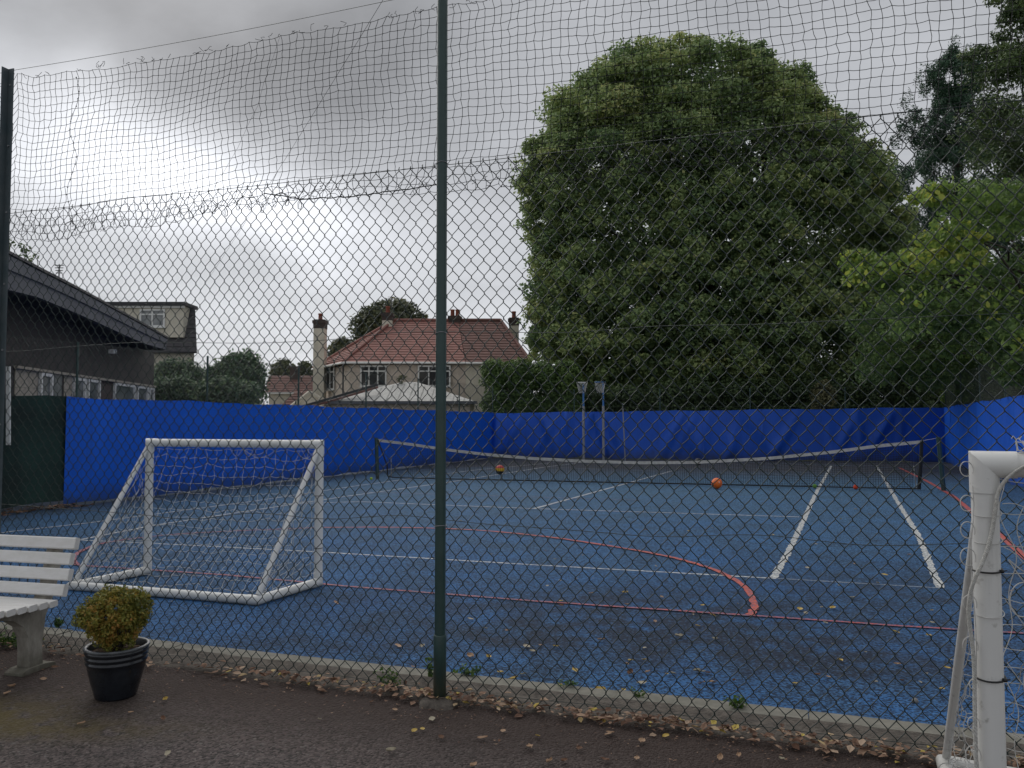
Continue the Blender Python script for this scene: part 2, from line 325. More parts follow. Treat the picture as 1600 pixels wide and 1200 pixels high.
def path_mat():
    m = mat('brown_tarmac', (0.068, 0.053, 0.050), (0.042, 0.034, 0.034), 0.85, 1.3, 8)
    t = m.node_tree; p = t.nodes['Principled BSDF']; lk = t.links.new
    src = p.inputs['Base Color'].links[0].from_socket; v = [n for n in t.nodes if n.type == 'TEX_COORD'][0].outputs['Object']
    vo = nd(t, 'ShaderNodeTexVoronoi', in_Scale=88.0); lk(v, vo.inputs['Vector'])
    hs = nd(t, 'ShaderNodeSeparateColor'); lk(vo.outputs['Color'], hs.inputs[0])
    k = nd(t, 'ShaderNodeMapRange', in_3=0.22, in_4=2.2); lk(hs.outputs[0], k.inputs[0])
    mul = nd(t, 'ShaderNodeVectorMath', operation='SCALE'); lk(src, mul.inputs[0]); lk(k.outputs[0], mul.inputs['Scale'])
    # pale stone chips
    ch = nd(t, 'ShaderNodeMapRange', in_1=0.93, in_2=0.97); lk(hs.outputs[1], ch.inputs[0])
    mx = nd(t, 'ShaderNodeMixRGB', in_2=(0.20, 0.18, 0.17, 1)); lk(mth(t, 'MULTIPLY', ch.outputs[0], 0.6), mx.inputs[0]); lk(mul.outputs[0], mx.inputs[1])
    sp = nd(t, 'ShaderNodeSeparateXYZ'); lk(v, sp.inputs[0])
    def ell(x, y, rx, ry):
        dx = mth(t, 'DIVIDE', mth(t, 'SUBTRACT', sp.outputs[0], x), rx); dy = mth(t, 'DIVIDE', mth(t, 'SUBTRACT', sp.outputs[1], y), ry)
        return mth(t, 'EXPONENT', mth(t, 'MULTIPLY', mth(t, 'ADD', mth(t, 'POWER', mth(t, 'ABSOLUTE', dx), 2.0), mth(t, 'POWER', mth(t, 'ABSOLUTE', dy), 2.0)), -1.0))
    nn = nd(t, 'ShaderNodeTexNoise', in_Scale=9.0, in_Detail=8.0, in_Roughness=0.7); lk(v, nn.inputs['Vector'])
    nr = nd(t, 'ShaderNodeMapRange', in_1=0.36, in_2=0.52); lk(nn.outputs[0], nr.inputs[0])
    ms = mth(t, 'MULTIPLY', mth(t, 'ADD', ell(-2.65, 3.95, 0.55, 0.26), mth(t, 'MULTIPLY', ell(-2.0, 3.75, 0.5, 0.12), 0.5)), nr.outputs[0], True)
    mx2 = nd(t, 'ShaderNodeMixRGB', in_2=(0.095, 0.070, 0.012, 1)); lk(mth(t, 'MULTIPLY', ms, 0.95), mx2.inputs[0]); lk(mx.outputs[0], mx2.inputs[1])
    # damp rotted-leaf stain along the fence foot
    dd = mth(t, 'ADD', mth(t, 'MULTIPLY', sp.outputs[0], 0.3213), mth(t, 'MULTIPLY', sp.outputs[1], 0.947))
    fr = nd(t, 'ShaderNodeMapRange', in_1=3.05, in_2=3.65); lk(mth(t, 'ADD', dd, mth(t, 'MULTIPLY', nn.outputs[0], 0.25)), fr.inputs[0])
    mx3 = nd(t, 'ShaderNodeMixRGB', in_2=(0.032, 0.015, 0.010, 1)); lk(mth(t, 'MULTIPLY', fr.outputs[0], 0.85), mx3.inputs[0]); lk(mx2.outputs[0], mx3.inputs[1])
    lk(mx3.outputs[0], p.inputs['Base Color'])
    bp = nd(t, 'ShaderNodeBump', in_Strength=1.0, in_Distance=0.010); lk(vo.outputs['Distance'], bp.inputs['Height']); bp.invert = True; lk(bp.outputs[0], p.inputs['Normal'])
    return m
M['path'] = path_mat()
def paint_mat(name, col, wear_lo, wear_hi, under=(0.06, 0.12, 0.24)):
    m = mat(name, col, under, 0.7, 28, 8, lo=wear_lo, hi=wear_hi, bump=0.5, bscale=60, bdist=0.004)
    t = m.node_tree; p = t.nodes['Principled BSDF']; src = p.inputs['Base Color'].links[0].from_socket; v = [n for n in t.nodes if n.type == 'TEX_COORD'][0].outputs['Object']
    vo = nd(t, 'ShaderNodeTexVoronoi', in_Scale=82.0); t.links.new(v, vo.inputs['Vector']); hs = nd(t, 'ShaderNodeSeparateColor'); t.links.new(vo.outputs['Color'], hs.inputs[0])
    ck = nd(t, 'ShaderNodeMapRange', in_1=0.62, in_2=0.74); t.links.new(hs.outputs[0], ck.inputs[0])
    mx = nd(t, 'ShaderNodeMixRGB', in_2=(0.02, 0.04, 0.08, 1)); t.links.new(mth(t, 'MULTIPLY', ck.outputs[0], 0.75), mx.inputs[0]); t.links.new(src, mx.inputs[1]); t.links.new(mx.outputs[0], p.inputs['Base Color'])
    return m
M['white_line'] = paint_mat('white_line_paint', (0.55, 0.56, 0.54), 0.50, 0.70)
M['thin_line'] = paint_mat('worn_white_line_paint', (0.56, 0.58, 0.60), 0.46, 0.74)
M['faint_line'] = paint_mat('faded_white_line_paint', (0.26, 0.30, 0.34), 0.40, 0.62)
M['red_line'] = paint_mat('red_line_paint', (0.52, 0.075, 0.035), 0.48, 0.74)
M['thin_red'] = paint_mat('worn_red_line_paint', (0.40, 0.055, 0.055), 0.42, 0.70)
M['faint_red'] = paint_mat('faded_red_line_paint', (0.14, 0.11, 0.20), 0.38, 0.62)
def tarp_mat():
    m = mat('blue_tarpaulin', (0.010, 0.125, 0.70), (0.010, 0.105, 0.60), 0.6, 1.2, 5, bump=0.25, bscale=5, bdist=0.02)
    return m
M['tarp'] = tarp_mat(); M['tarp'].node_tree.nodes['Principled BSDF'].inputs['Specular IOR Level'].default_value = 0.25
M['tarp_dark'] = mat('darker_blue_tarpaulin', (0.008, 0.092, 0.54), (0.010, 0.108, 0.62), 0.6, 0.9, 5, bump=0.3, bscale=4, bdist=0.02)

def grime(m, z1, col, amt, sc):
    t = m.node_tree; p = t.nodes['Principled BSDF']; src = p.inputs['Base Color'].links[0].from_socket
    ge = nd(t, 'ShaderNodeNewGeometry'); sp = nd(t, 'ShaderNodeSeparateXYZ'); t.links.new(ge.outputs['Position'], sp.inputs[0])
    nn = nd(t, 'ShaderNodeTexNoise', in_Scale=sc, in_Detail=8.0, in_Roughness=0.7); t.links.new(ge.outputs['Position'], nn.inputs['Vector'])
    h = nd(t, 'ShaderNodeMapRange', in_1=z1, in_2=0.0); t.links.new(mth(t, 'ADD', sp.outputs[2], mth(t, 'MULTIPLY', mth(t, 'SUBTRACT', nn.outputs[0], 0.5), z1 * 1.6)), h.inputs[0])
    # streaks: long thin marks anywhere
    mp = nd(t, 'ShaderNodeMapping', in_Scale=(sc * 1.5, sc * 1.5, sc * .12)); t.links.new(ge.outputs['Position'], mp.inputs['Vector'])
    n3 = nd(t, 'ShaderNodeTexNoise', in_Scale=1.0, in_Detail=6.0, in_Roughness=0.65); t.links.new(mp.outputs[0], n3.inputs['Vector'])
    r3 = nd(t, 'ShaderNodeMapRange', in_1=0.56, in_2=0.78, in_3=0.0, in_4=0.45); t.links.new(n3.outputs[0], r3.inputs[0])
    mx = nd(t, 'ShaderNodeMixRGB', in_2=(*col, 1)); t.links.new(mth(t, 'MULTIPLY', mth(t, 'MAXIMUM', h.outputs[0], r3.outputs[0]), amt), mx.inputs[0]); t.links.new(src, mx.inputs[1]); t.links.new(mx.outputs[0], p.inputs['Base Color'])
for k_, z1, col, amt, sc in (('tarp', .35, (0.035, 0.06, 0.13), .8, 3), ('tarp_dark', .45, (0.03, 0.045, 0.09), .85, 3), ('white_pvc', .10, (0.34, 0.35, 0.30), .4, 14), ('pvc_near', .12, (0.30, 0.29, 0.26), .7, 22), ('bench_white', .05, (0.52, 0.52, 0.46), .6, 18),
                             ('bench_concrete', .14, (0.10, 0.095, 0.07), .9, 16), ('pebbledash', 1.0, (0.26, 0.24, 0.20), .8, 1.2), ('render_cream', 1.0, (0.34, 0.33, 0.28), .8, 1.2), ('fence_green', .25, (0.05, 0.055, 0.04), .7, 25), ('hall_wall', .5, (0.07, 0.07, 0.065), .6, 1.5), ('white_roof', .1, (0.26, 0.27, 0.22), .9, 1.4)):
    grime(M[k_], z1, col, amt, sc)

# leaves
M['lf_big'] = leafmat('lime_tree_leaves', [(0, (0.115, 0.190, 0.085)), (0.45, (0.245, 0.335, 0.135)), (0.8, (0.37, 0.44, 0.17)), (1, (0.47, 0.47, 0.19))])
M['lf_con'] = leafmat('conifer_needles', [(0, (0.024, 0.062, 0.036)), (1, (0.060, 0.125, 0.070))], 0.15)
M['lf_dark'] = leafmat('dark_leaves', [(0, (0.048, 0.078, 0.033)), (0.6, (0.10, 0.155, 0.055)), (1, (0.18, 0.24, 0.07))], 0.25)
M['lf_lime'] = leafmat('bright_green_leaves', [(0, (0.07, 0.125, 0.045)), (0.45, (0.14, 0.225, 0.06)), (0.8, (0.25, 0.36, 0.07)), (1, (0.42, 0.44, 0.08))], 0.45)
M['lf_ivy'] = leafmat('ivy_leaves', [(0, (0.05, 0.10, 0.03)), (0.6, (0.12, 0.20, 0.055)), (1, (0.22, 0.31, 0.08))], 0.25)
M['lf_hedge'] = leafmat('hedge_leaves', [(0, (0.045, 0.095, 0.058)), (0.6, (0.105, 0.175, 0.095)), (1, (0.19, 0.26, 0.12))], 0.25)
M['lf_far'] = leafmat('far_leaves', [(0, (0.07, 0.085, 0.055)), (0.6, (0.12, 0.14, 0.07)), (1, (0.20, 0.19, 0.09))], 0.25)
M['lf_box'] = leafmat('box_shrub_leaves', [(0, (0.10, 0.12, 0.025)), (0.4, (0.25, 0.25, 0.05)), (0.75, (0.40, 0.28, 0.06)), (1, (0.50, 0.26, 0.07))], 0.3)
M['lf_weed'] = leafmat('weed_leaves', [(0, (0.05, 0.11, 0.02)), (1, (0.12, 0.20, 0.04))], 0.3)
M['fallen'] = {'tan': mat('dry_tan_leaf', (0.42, 0.28, 0.18), (0.28, 0.17, 0.10), 0.75, 30), 'yellow': mat('yellow_leaf', (0.50, 0.36, 0.07), (0.40, 0.26, 0.05), 0.6, 30),
               'brown': mat('brown_leaf', (0.17, 0.085, 0.045), (0.10, 0.05, 0.03), 0.8, 30), 'pale': mat('pale_leaf', (0.34, 0.30, 0.22), None, 0.7)}
M['litter'] = leafmat('leaf_litter', [(0, (0.045, 0.024, 0.016)), (0.35, (0.16, 0.085, 0.055)), (0.65, (0.36, 0.23, 0.155)), (0.9, (0.48, 0.35, 0.25)), (1, (0.55, 0.42, 0.10))], 0.12, 0.8)

# ------------------------------------------------------------------ layout of the place
FL = G(0, 1009); FC = G(691, 1093)                 # foot of the near fence at two of its posts
FD = (FC - FL).normalized(); FN = Vector((-FD.y, FD.x, 0))       # along the fence, and away from the camera
if FN.y < 0: FN = -FN
FD3 = np.array(FD); FN3 = np.array(FN)
BAY = (FC - FL).length
def fp(s, z=0.0, d=0.0): return FL + FD * s + FN * d + Vector((0, 0, z))
BL = Vector((-0.75, 31.1, 0)); BR = Vector((14.8, 27.3, 0))       # far corners of the court
WL = Vector((-7.5, 13.4, 0)); LD = (BL - WL).normalized()         # left side, near end of the blue sheet
RD = LD

# ------------------------------------------------------------------ ground, path, court
g = MB(); n = 40
xs = np.linspace(-400, 400, n); ys = np.linspace(-60, 900, n)
P = np.stack([*np.meshgrid(xs, ys), np.full((n, n), -0.06)], -1); g.grid(P)
tag(g.build('ground', M['grass']), kind='structure')
g = MB()
a, b = fp(-9, 0, -0.02), fp(12, 0, -0.02)
PA = np.array([[tuple(a - FN * 9), tuple(b - FN * 9)], [tuple(a), tuple(b)]]); 
us = np.linspace(0, 1, 60); vs = np.linspace(0, 1, 30)
PP = (PA[0,0]*(1-us)[:,None,None] + PA[0,1]*us[:,None,None])*(1-vs)[None,:,None] + (PA[1,0]*(1-us)[:,None,None] + PA[1,1]*us[:,None,None])*vs[None,:,None]
PP[..., 2] = 0.004 * np.sin(PP[..., 0] * 1.7) * np.cos(PP[..., 1] * 1.3)
g.grid(PP); tag(g.build('path', M['path']), kind='structure')
g = MB(); us = np.linspace(0, 1, 80); vs = np.linspace(0, 1, 80)
c0 = fp(-9, 0, 0.325); c1 = fp(12, 0, 0.325); c2 = Vector((-8.2, 33.2, 0)); c3 = Vector((16.6, 27.2, 0))
c0, c1, c2, c3 = [np.array(q) for q in (c0, c1, c2, c3)]
PP = (c0*(1-us)[:,None,None] + c1*us[:,None,None])*(1-vs)[None,:,None] + (c2*(1-us)[:,None,None] + c3*us[:,None,None])*vs[None,:,None]
g.grid(PP); court = tag(g.build('court', M['court']), kind='structure')

kerb = tag(bpy.data.objects.new('kerb', None), kind='structure'); C.objects.link(kerb)
s = -8.0; base_me = None
while s < 11.5:
    ln = 0.915
    g = MB(); j = random.uniform(-.003, .003); k = random.uniform(-.004, .004)
    p0, p1 = fp(s, 0, 0.268 + j), fp(s + ln - .004, 0, 0.268 + j)
    for q0, q1, w, h0, h1 in ((p0, p1, 0.138, -0.05, 0.034 + k),):
        e = FD; nrm = FN
        prof = [(-w/2, h0), (w/2, h0), (w/2, h1 - .004), (w/2 - .006, h1), (-w/2 + .006, h1), (-w/2, h1 - .006)]
        g.prism([q0 + nrm * x + Vector((0, 0, z)) for x, z in prof], (q1 - q0))
    g.build('kerb_stone', M['kerb'], kerb); s += ln
g = MB(); us = np.linspace(-8, 11.5, 420); vs = np.array([-0.05, -0.02, 0.03, 0.09, 0.12, 0.16, 0.197])
PP = np.zeros((len(us), len(vs), 3))
for i, u in enumerate(us):
    for j, v in enumerate(vs):
        hz = -0.02 + 0.035 * (v + .05) / .05 if v < 0 else 0.014 + 0.03 * v / .25
        nzv = 0.012 * (math.sin(u * 9.1 + v * 40) * .5 + math.sin(u * 23.7 + v * 17) * .3 + random.uniform(-.5, .5)) * (1 if 0 < j < 6 else .3)
        PP[i, j] = tuple(fp(u, hz + nzv, v + (random.uniform(-.02, .02) if j == 0 else 0)))
g.grid(PP); tag(g.build('kerb_footing', M['haunch'], smooth=True), kind='structure')

# painted lines
def ribbon(name, pts, w, m, z=0.004, label=None, step=0.25, jit=0.004, world=False):
    Wp = [Vector(p) if world else G(*p) for p in pts]; Q = []
    for a, b in zip(Wp[:-1], Wp[1:]):
        k = max(1, int((b - a).length / step))
        for i in range(k): Q.append(a.lerp(b, i / k))
    Q.append(Wp[-1]); Q = np.array([tuple(q) for q in Q])
    t = np.gradient(Q, axis=0); t /= np.linalg.norm(t, axis=1)[:, None]; nn = np.stack([-t[:, 1], t[:, 0], 0 * t[:, 0]], -1)
    A = Q + nn * (w/2 + rng.uniform(-jit, jit, (len(Q), 1))); B = Q - nn * (w/2 + rng.uniform(-jit, jit, (len(Q), 1)))
    P = np.stack([A, B], 1); P[..., 2] = z * .5
    o = MB().grid(P[:, ::-1]).build(name, m, court)
    if label: o['label'] = label
    return o
def smooth_px(pts, k=8):                     # Catmull-Rom through pixel-derived ground points
    Wp = [G(*p) for p in pts]; R = []
    for i in range(len(Wp) - 1):
        p0 = Wp[max(i-1, 0)]; p1 = Wp[i]; p2 = Wp[i+1]; p3 = Wp[min(i+2, len(Wp)-1)]
        for q in range(k):
            t = q / k; R.append(0.5 * ((2*p1) + (p2-p0)*t + (2*p0-5*p1+4*p2-p3)*t*t + (3*p1-p0-3*p2+p3)*t**3))
    R.append(Wp[-1]); return R
ribbon('painted_line', [(125, 844), (236, 849), (489, 862), (840, 883), (1213, 904)], 0.04, M['thin_line'], label='thin worn white baseline')
ribbon('painted_line', [(1215, 904), (1470, 919)], 0.035, M['faint_line'], label='faded end of the white baseline')
ribbon('painted_line', smooth_px([(1209, 903), (1225, 875), (1243, 840), (1262, 799), (1278, 765), (1290, 744), (1299, 728)]), 0.068, M['white_line'], 0.008, label='thick white right singles sideline', world=True, jit=.010, step=.07)
ribbon('painted_line', smooth_px([(1470, 919), (1455, 886), (1435, 838), (1412, 800), (1391, 765), (1380, 745), (1369, 728)]), 0.068, M['white_line'], 0.008, label='thick white right doubles sideline', world=True, jit=.010, step=.07)
ribbon('painted_line', [(125, 844), (236, 822), (400, 797), (540, 776), (700, 754), (845, 731), (930, 720)], 0.055, M['thin_line'], 0.012, label='thin white left singles sideline')
ribbon('painted_line', [(-60, 843), (17, 831), (135, 818), (400, 783), (560, 759), (740, 735), (866, 723)], 0.05, M['thin_line'], 0.012, label='thin white left doubles sideline')
ribbon('painted_line', [(440, 788), (560, 784), (835, 795), (1249, 808)], 0.05, M['thin_line'], 0.008, label='thin white service line')
ribbon('painted_line', [(835, 795), (967, 759), (1050, 736)], 0.06, M['thin_line'], 0.012, label='thin white centre service line')
ribbon('painted_line', [(850, 730), (1050, 737), (1294, 744)], 0.06, M['faint_line'], 0.008, label='faded far service line')
ribbon('painted_line', [(1150, 722), (1300, 727.5), (1372, 728)], 0.10, M['faint_line'], 0.016, label='faded far baseline')
ribbon('painted_line', [(1045, 719), (1150, 722)], 0.10, M['faint_line'], 0.016, label='faded left half of the far baseline')
ribbon('painted_line', [(120, 884), (350, 899), (540, 917), (830, 940), (1172, 963)], 0.038, M['thin_red'], 0.016, label='thin red line across the near court')
ribbon('painted_line', [(1176, 963), (1400, 979), (1600, 991), (1800, 1004)], 0.034, M['thin_red'], 0.016, label='worn right end of the thin red line')
ribbon('painted_line', smooth_px([(1172, 963), (1179, 945), (1163, 918), (1120, 893), (1062, 875), (1000, 862), (900, 846), (840, 838), (740, 829), (620, 825), (506, 825)]), 0.056, M['red_line'], 0.020, label='curved red shooting circle line', world=True, jit=.01)
ribbon('painted_line', smooth_px([(503, 825), (337, 832), (250, 838), (160, 850), (118, 868), (120, 884)]), 0.05, M['thin_red'], 0.020, label='worn left end of the red shooting circle', world=True)
ribbon('painted_line', [(1405, 731), (1450, 753), (1490, 776), (1560, 835), (1640, 905)], 0.08, M['red_line'], 0.016, label='thick red sideline on the right')
ribbon('painted_line', [(560, 769), (1000, 782)], 0.06, M['faint_red'], 0.016, label='faded red line near the net')

# ------------------------------------------------------------------ near chain link fence
fence = thing('chain_link_fence', 'tall dark green chain link fence between the brown path and the blue court', 'fence', fp(0))
TOPZ = 2.765; DW, DH = 0.0690, 0.0885; WR = 0.00225
S0, S1 = -BAY, 2 * BAY
def warp(s, z):
    ds = 0.008 * np.sin(1.3 * z + 0.9 * s) + 0.006 * np.sin(3.1 * z - 1.7 * s + 1) + 0.003 * np.sin(9 * z + 5 * s)
    dz = 0.012 * np.sin(1.9 * s + 0.7 * z) + 0.007 * np.sin(4.3 * s + 2.1 * z + 2) + 0.0025 * np.sin(13 * s + 8 * z)
    dn = 0.018 * np.sin(1.6 * s + 1.1 * z) * np.sin(z * 1.14) + 0.006 * np.sin(5 * s + 3 * z)
    near = np.exp(-((s - BAY) / 0.12) ** 2) + np.exp(-((s) / 0.12) ** 2)
    return ds, dz, dn * (1 - np.clip(near, 0, 1))
nw = int((S1 - S0) / (DW / 2)); nz_ = int(TOPZ / (DH / 2))
base_p = np.array(FL)
for i in range(nw):
    sl = S0 + i * DW / 2
    pts = []
    for k in range(nz_ + 1):
        right = (i + k) % 2 == 0
        zc = TOPZ - k * DH / 2
        sn = sl + (DW / 2 + 0.0012 if right else -0.0012)
        e = 0.0045; off = 0.0022 if right else -0.0022
        kk = 0.0010 if right else -0.0010
        if k == 0: pts.append((sn, zc + 0.014, 0.004))
        pts.append((sn - kk * 3.5, zc + e * 1.6, off * .6)); pts.append((sn, zc, off)) ; pts.append((sn - kk * 3.5, zc - e * 1.6, off * .6))
    A = np.array(pts); A[:, 0] += rng.normal(0, 0.0009, len(A)); A[:, 1] += rng.normal(0, 0.0009, len(A))
    # the wire crosses over as it runs: slight bow
    ds, dz, dn = warp(A[:, 0], A[:, 1])
    zfade = np.clip((TOPZ - A[:, 1]) / 0.3, 0.15, 1)
    Pw = base_p + FD3 * (A[:, 0] + ds)[:, None] + FN3 * (A[:, 2] + dn)[:, None]; Pw[:, 2] = A[:, 1] + dz * zfade
    Pw[:, 2] = np.maximum(Pw[:, 2], 0.012)
    MB().tube(Pw, WR, 4, ref=FN3, cap=False).build('wire', M['wire'], fence, smooth=True)
# horizontal line wires, each sagging a little between ties
def linewire(z0, amp, seed, r=0.0017):
    q = np.random.default_rng(seed); s = np.arange(S0, S1, 0.04); z = z0 + amp * np.interp(s, np.arange(S0, S1 + .5, 0.45), q.normal(0, 1, len(np.arange(S0, S1 + .5, 0.45))))
    ker = np.ones(7) / 7; z = np.convolve(np.pad(z, 3, 'edge'), ker, 'valid')
    P = base_p + FD3 * s[:, None] + FN3 * -0.004; P[:, 2] = z
    return MB().tube(P, r, 5, ref=FN3, cap=False)
linewire(TOPZ + 0.004, 0.004, 3, 0.0019).build('line_wire', M['wire'], fence, True)
linewire(1.875, 0.012, 5).build('line_wire', M['wire'], fence, True)
linewire(0.885, 0.018, 9).build('line_wire', M['wire'], fence, True)
linewire(0.055, 0.012, 11, 0.0014).build('line_wire', M['wire'], fence, True)
# posts
POSTH = 3.66; LH = 0.05
g = MB(); c = fp(BAY, 0, -0.032)
g.tube([c + Vector((0, 0, z)) for z in np.linspace(-0.05, POSTH, 12)], 0.0275, 24, ref=(1, 0, 0)); po = g.build('post', M['fence_green'], fence, True)
g = MB(); g.lathe([(0.0285, -0.02), (0.0325, -0.02), (0.0325, 0.33), (0.031, 0.335), (0.0285, 0.336)], tuple(c), 24); g.build('ground_sleeve', M['fence_green'], po, True)
g = MB()
for z in (0.885, 1.875, TOPZ):
    g.tube([c + FD * (0.03 * math.cos(a)) + FN * (0.03 * math.sin(a)) + Vector((0, 0, z + 0.004 * math.sin(a * 1.5))) for a in np.linspace(0, 6.28, 20)], 0.0018, 5, ref=(0, 0, 1))
g.tube([c + Vector((-0.031, -0.01, 2.745)), c + Vector((-0.036, -0.012, 2.75)), c + Vector((-0.033, -0.02, 2.76))], 0.002, 5)
g.build('tie_wire', M['pole_grey'], po)
def angle_post(s, dz=0):
    c = fp(s, 0, -0.03); g = MB(); w = 0.05; t = 0.006
    for lo, hi in (((0, 0, 0), (w, t, 1)), ((0, t + .0005, 0), (t, w, 1))):
        v0 = [c + FD * x + FN * -y + Vector((0, 0, 0)) for x, y in ((lo[0], lo[1]), (hi[0], lo[1]), (hi[0], hi[1]), (lo[0], hi[1]))]
        g.prism([q + Vector((0, 0, -0.05)) for q in v0], (0, 0, POSTH + 0.09 + dz))
    o = g.build('post', M['angle'], fence)
    h = MB()
    for z in (0.4, 0.9, 1.4, 1.875, 2.3, 2.765, 3.2, 3.6):
        q = c + FD * 0.028 + FN * 0.0012 + Vector((0, 0, z)); h.tube([q - FN * .004, q - FN * 0.0135], 0.006, 8)
    h.build('bolt', M['pole_grey'], o)
    return o
angle_post(-0.035, 0.01); 
for s in (-BAY, 2 * BAY):
    cc = fp(s, 0, -0.032); MB().tube([cc + Vector((0, 0, z)) for z in (-0.05, 1.5, POSTH)], 0.0275, 16, ref=(1, 0, 0)).build('post', M['fence_green'], fence, True)
for s in (BAY, 0):
    cc = fp(s + (.0), 0, -0.04); g = MB(); k = 16
    ring = [(0.001, 0.035)] + [(0.09, 0.02), (0.12, -0.01)]
    g.lathe(ring, tuple(cc), 14); v = g.v[0]; v[:, :2] += rng.normal(0, 0.012, (len(v), 2)); 
    tag(g.build('footing', M['haunch'], fence, True))

# the black netting above the fence
net = thing('netting', 'black knotted square netting stretched above the chain link fence', 'netting', fp(0, 2.7))
nc = 0.0455; smin, smax = -BAY, 2 * BAY
ns = int((smax - smin) / nc)
def net_top(s):
    x = (s / BAY); fr = x - math.floor(x)
    t = [0.0, 0.04, 0.14, 0.4, 0.7, 0.88, 1.0]; 
    if 0 <= x < 1: v = [3.68, 3.63, 3.635, 3.60, 3.61, 3.60, 3.60]
    elif x < 0: v = [3.6, 3.56, 3.55, 3.55, 3.58, 3.60, 3.62]
    else: v = [3.60, 3.6, 3.6, 3.58, 3.6, 3.6, 3.6]
    return np.interp(fr, t, v)
def net_bot(s):
    return np.interp(s, [-BAY, -1, 0, 0.35, 0.8, 1.2, 1.7, 2.2, 2.6, 3.04, 3.5, 4.2, 5, 6.1], [2.6, 2.6, 2.60, 2.56, 2.60, 2.585, 2.655, 2.66, 2.64, 2.62, 2.61, 2.62, 2.6, 2.6])
rows = 23
NP = np.zeros((rows + 1, ns + 1, 3))
for j in range(ns + 1):
    s = smin + j * nc; zt, zb = net_top(s), net_bot(s)
    for i in range(rows + 1):
        f = i / rows
        z = zt + (zb - zt) * f
        ds = 0.012 * math.sin(s * 2.1 + f * 5) + 0.010 * math.sin(f * 9 + s * .8) + random.gauss(0, 0.0035) + (0.016 * math.sin(s * 5 + 1) if i == 0 else 0)
        dz = 0.005 * math.sin(s * 7 + f * 8) + random.gauss(0, 0.0022) + (abs(random.gauss(0, 0.007)) if i == 0 else 0)
        dn = 0.02 * math.sin(s * 1.3 + f * 3) + random.gauss(0, .003) - 0.012
        if i >= rows - 4:                        # loose hem drooping behind and in front of the fence top
            k = (i - rows + 5) / 5; ds += 0.03 * k * math.sin(s * 11 + i) + random.gauss(0, 0.006) * k; dz += random.gauss(0, .006) * k; dn = -0.018 - .01 * k
        NP[i, j] = tuple(fp(s + ds, z + dz, dn))
g = MB()
for i in range(rows + 1):
    P = NP[i]; Pm = np.empty((2 * len(P) - 1, 3)); Pm[::2] = P; Pm[1::2] = (P[1:] + P[:-1]) / 2; Pm[1::2, 2] -= 0.0016
    g.tube(Pm, 0.00155, 3, ref=FN3, cap=False)
for j in range(ns + 1):
    P = NP[:, j]; Pm = np.empty((2 * len(P) - 1, 3)); Pm[::2] = P; Pm[1::2] = (P[1:] + P[:-1]) / 2 + rng.normal(0, .0012, (len(P) - 1, 3))
    g.tube(Pm, 0.00165, 3, ref=FN3, cap=False)
g.build('mesh', M['cord'], net)
g = MB()
oc = np.array([(1,0,0),(-1,0,0),(0,1,0),(0,-1,0),(0,0,1),(0,0,-1)], float) * 0.0036
of = np.array([(0,2,4),(2,1,4),(1,3,4),(3,0,4),(2,0,5),(1,2,5),(3,1,5),(0,3,5)])
for q in NP.reshape(-1, 3): g.add(oc + q, of)
tag(g.build('knots', M['cord'], net), kind='stuff')
g = MB()                                         # frayed ends and lashings along the top and hem
for _ in range(260):
    s = random.uniform(smin, smax); top = random.random() < 0.55
    z = net_top(s) if top else net_bot(s) + random.uniform(-.01, .07)
    p = fp(s, z, -0.02); q = [p]
    for k in range(3): q.append(q[-1] + FD * random.uniform(-.022, .022) + Vector((0, 0, random.uniform(-.004, .018) * (1 if top else -1))) + FN * random.uniform(-.006, .006))
    g.tube(q, 0.0015, 3, ref=FN3, cap=False)
for s0 in (1.25, 1.5, 1.75, 2.0, 0.1, 0.5):        # tangled, looped hem
    q = [fp(s0 + k * .012 + .03 * math.sin(k * .9 + s0), 2.65 + .035 * math.cos(k * .9 + s0) + 0.02 * math.sin(k * .31), -0.03 + .005 * math.sin(k)) for k in range(40)]
    g.tube(q, 0.0016, 3, ref=FN3, cap=False)
q = [fp(s, np.interp(s, [1.95, 2.2, 2.5, 2.85, 3.04], [2.71, 2.655, 2.64, 2.65, 2.66]) + random.gauss(0, .002), -0.028) for s in np.arange(1.95, 3.04, .03)]
g.tube(q, 0.003, 4, ref=FN3, cap=False)
tag(g.build('loose_cords', M['cord'], net), kind='stuff')
g = MB()                                         # vertical seam with knots
q = [fp(0.28 * BAY / 3.04 * 1.9 + .03 * math.sin(k * .35) - .0006 * k + random.gauss(0, .002), 3.58 - k * 0.0232, -0.025) for k in range(42)]
g.tube(q, 0.0017, 4, ref=FN3, cap=False)
for p in q[::2]: g.add(oc * 1.6 + np.array(p), of)
g.build('seam', M['cord'], net)
g = MB(); P = np.array([tuple(fp(s, 3.70 - 0.02 * math.sin(((s / BAY) % 1) * math.pi), -0.03)) for s in np.arange(S0, S1, .1)])
g.tube(P, 0.0017, 4, ref=FN3, cap=False); tag(g.build('top_wire', M['wire'], fence))
# loose string hanging behind the netting
q = [onplane(x, y, fp(0, 0, .1), FD) for x, y in ((437, 58), (425, 95), (412, 130), (403, 165), (390, 190), (372, 230), (350, 268), (330, 300))]
tag(MB().tube(q, 0.0009, 4, ref=FN3, cap=False).build('string', M['cord']), 'thin slack string hanging behind the black netting left of the centre post', 'string')

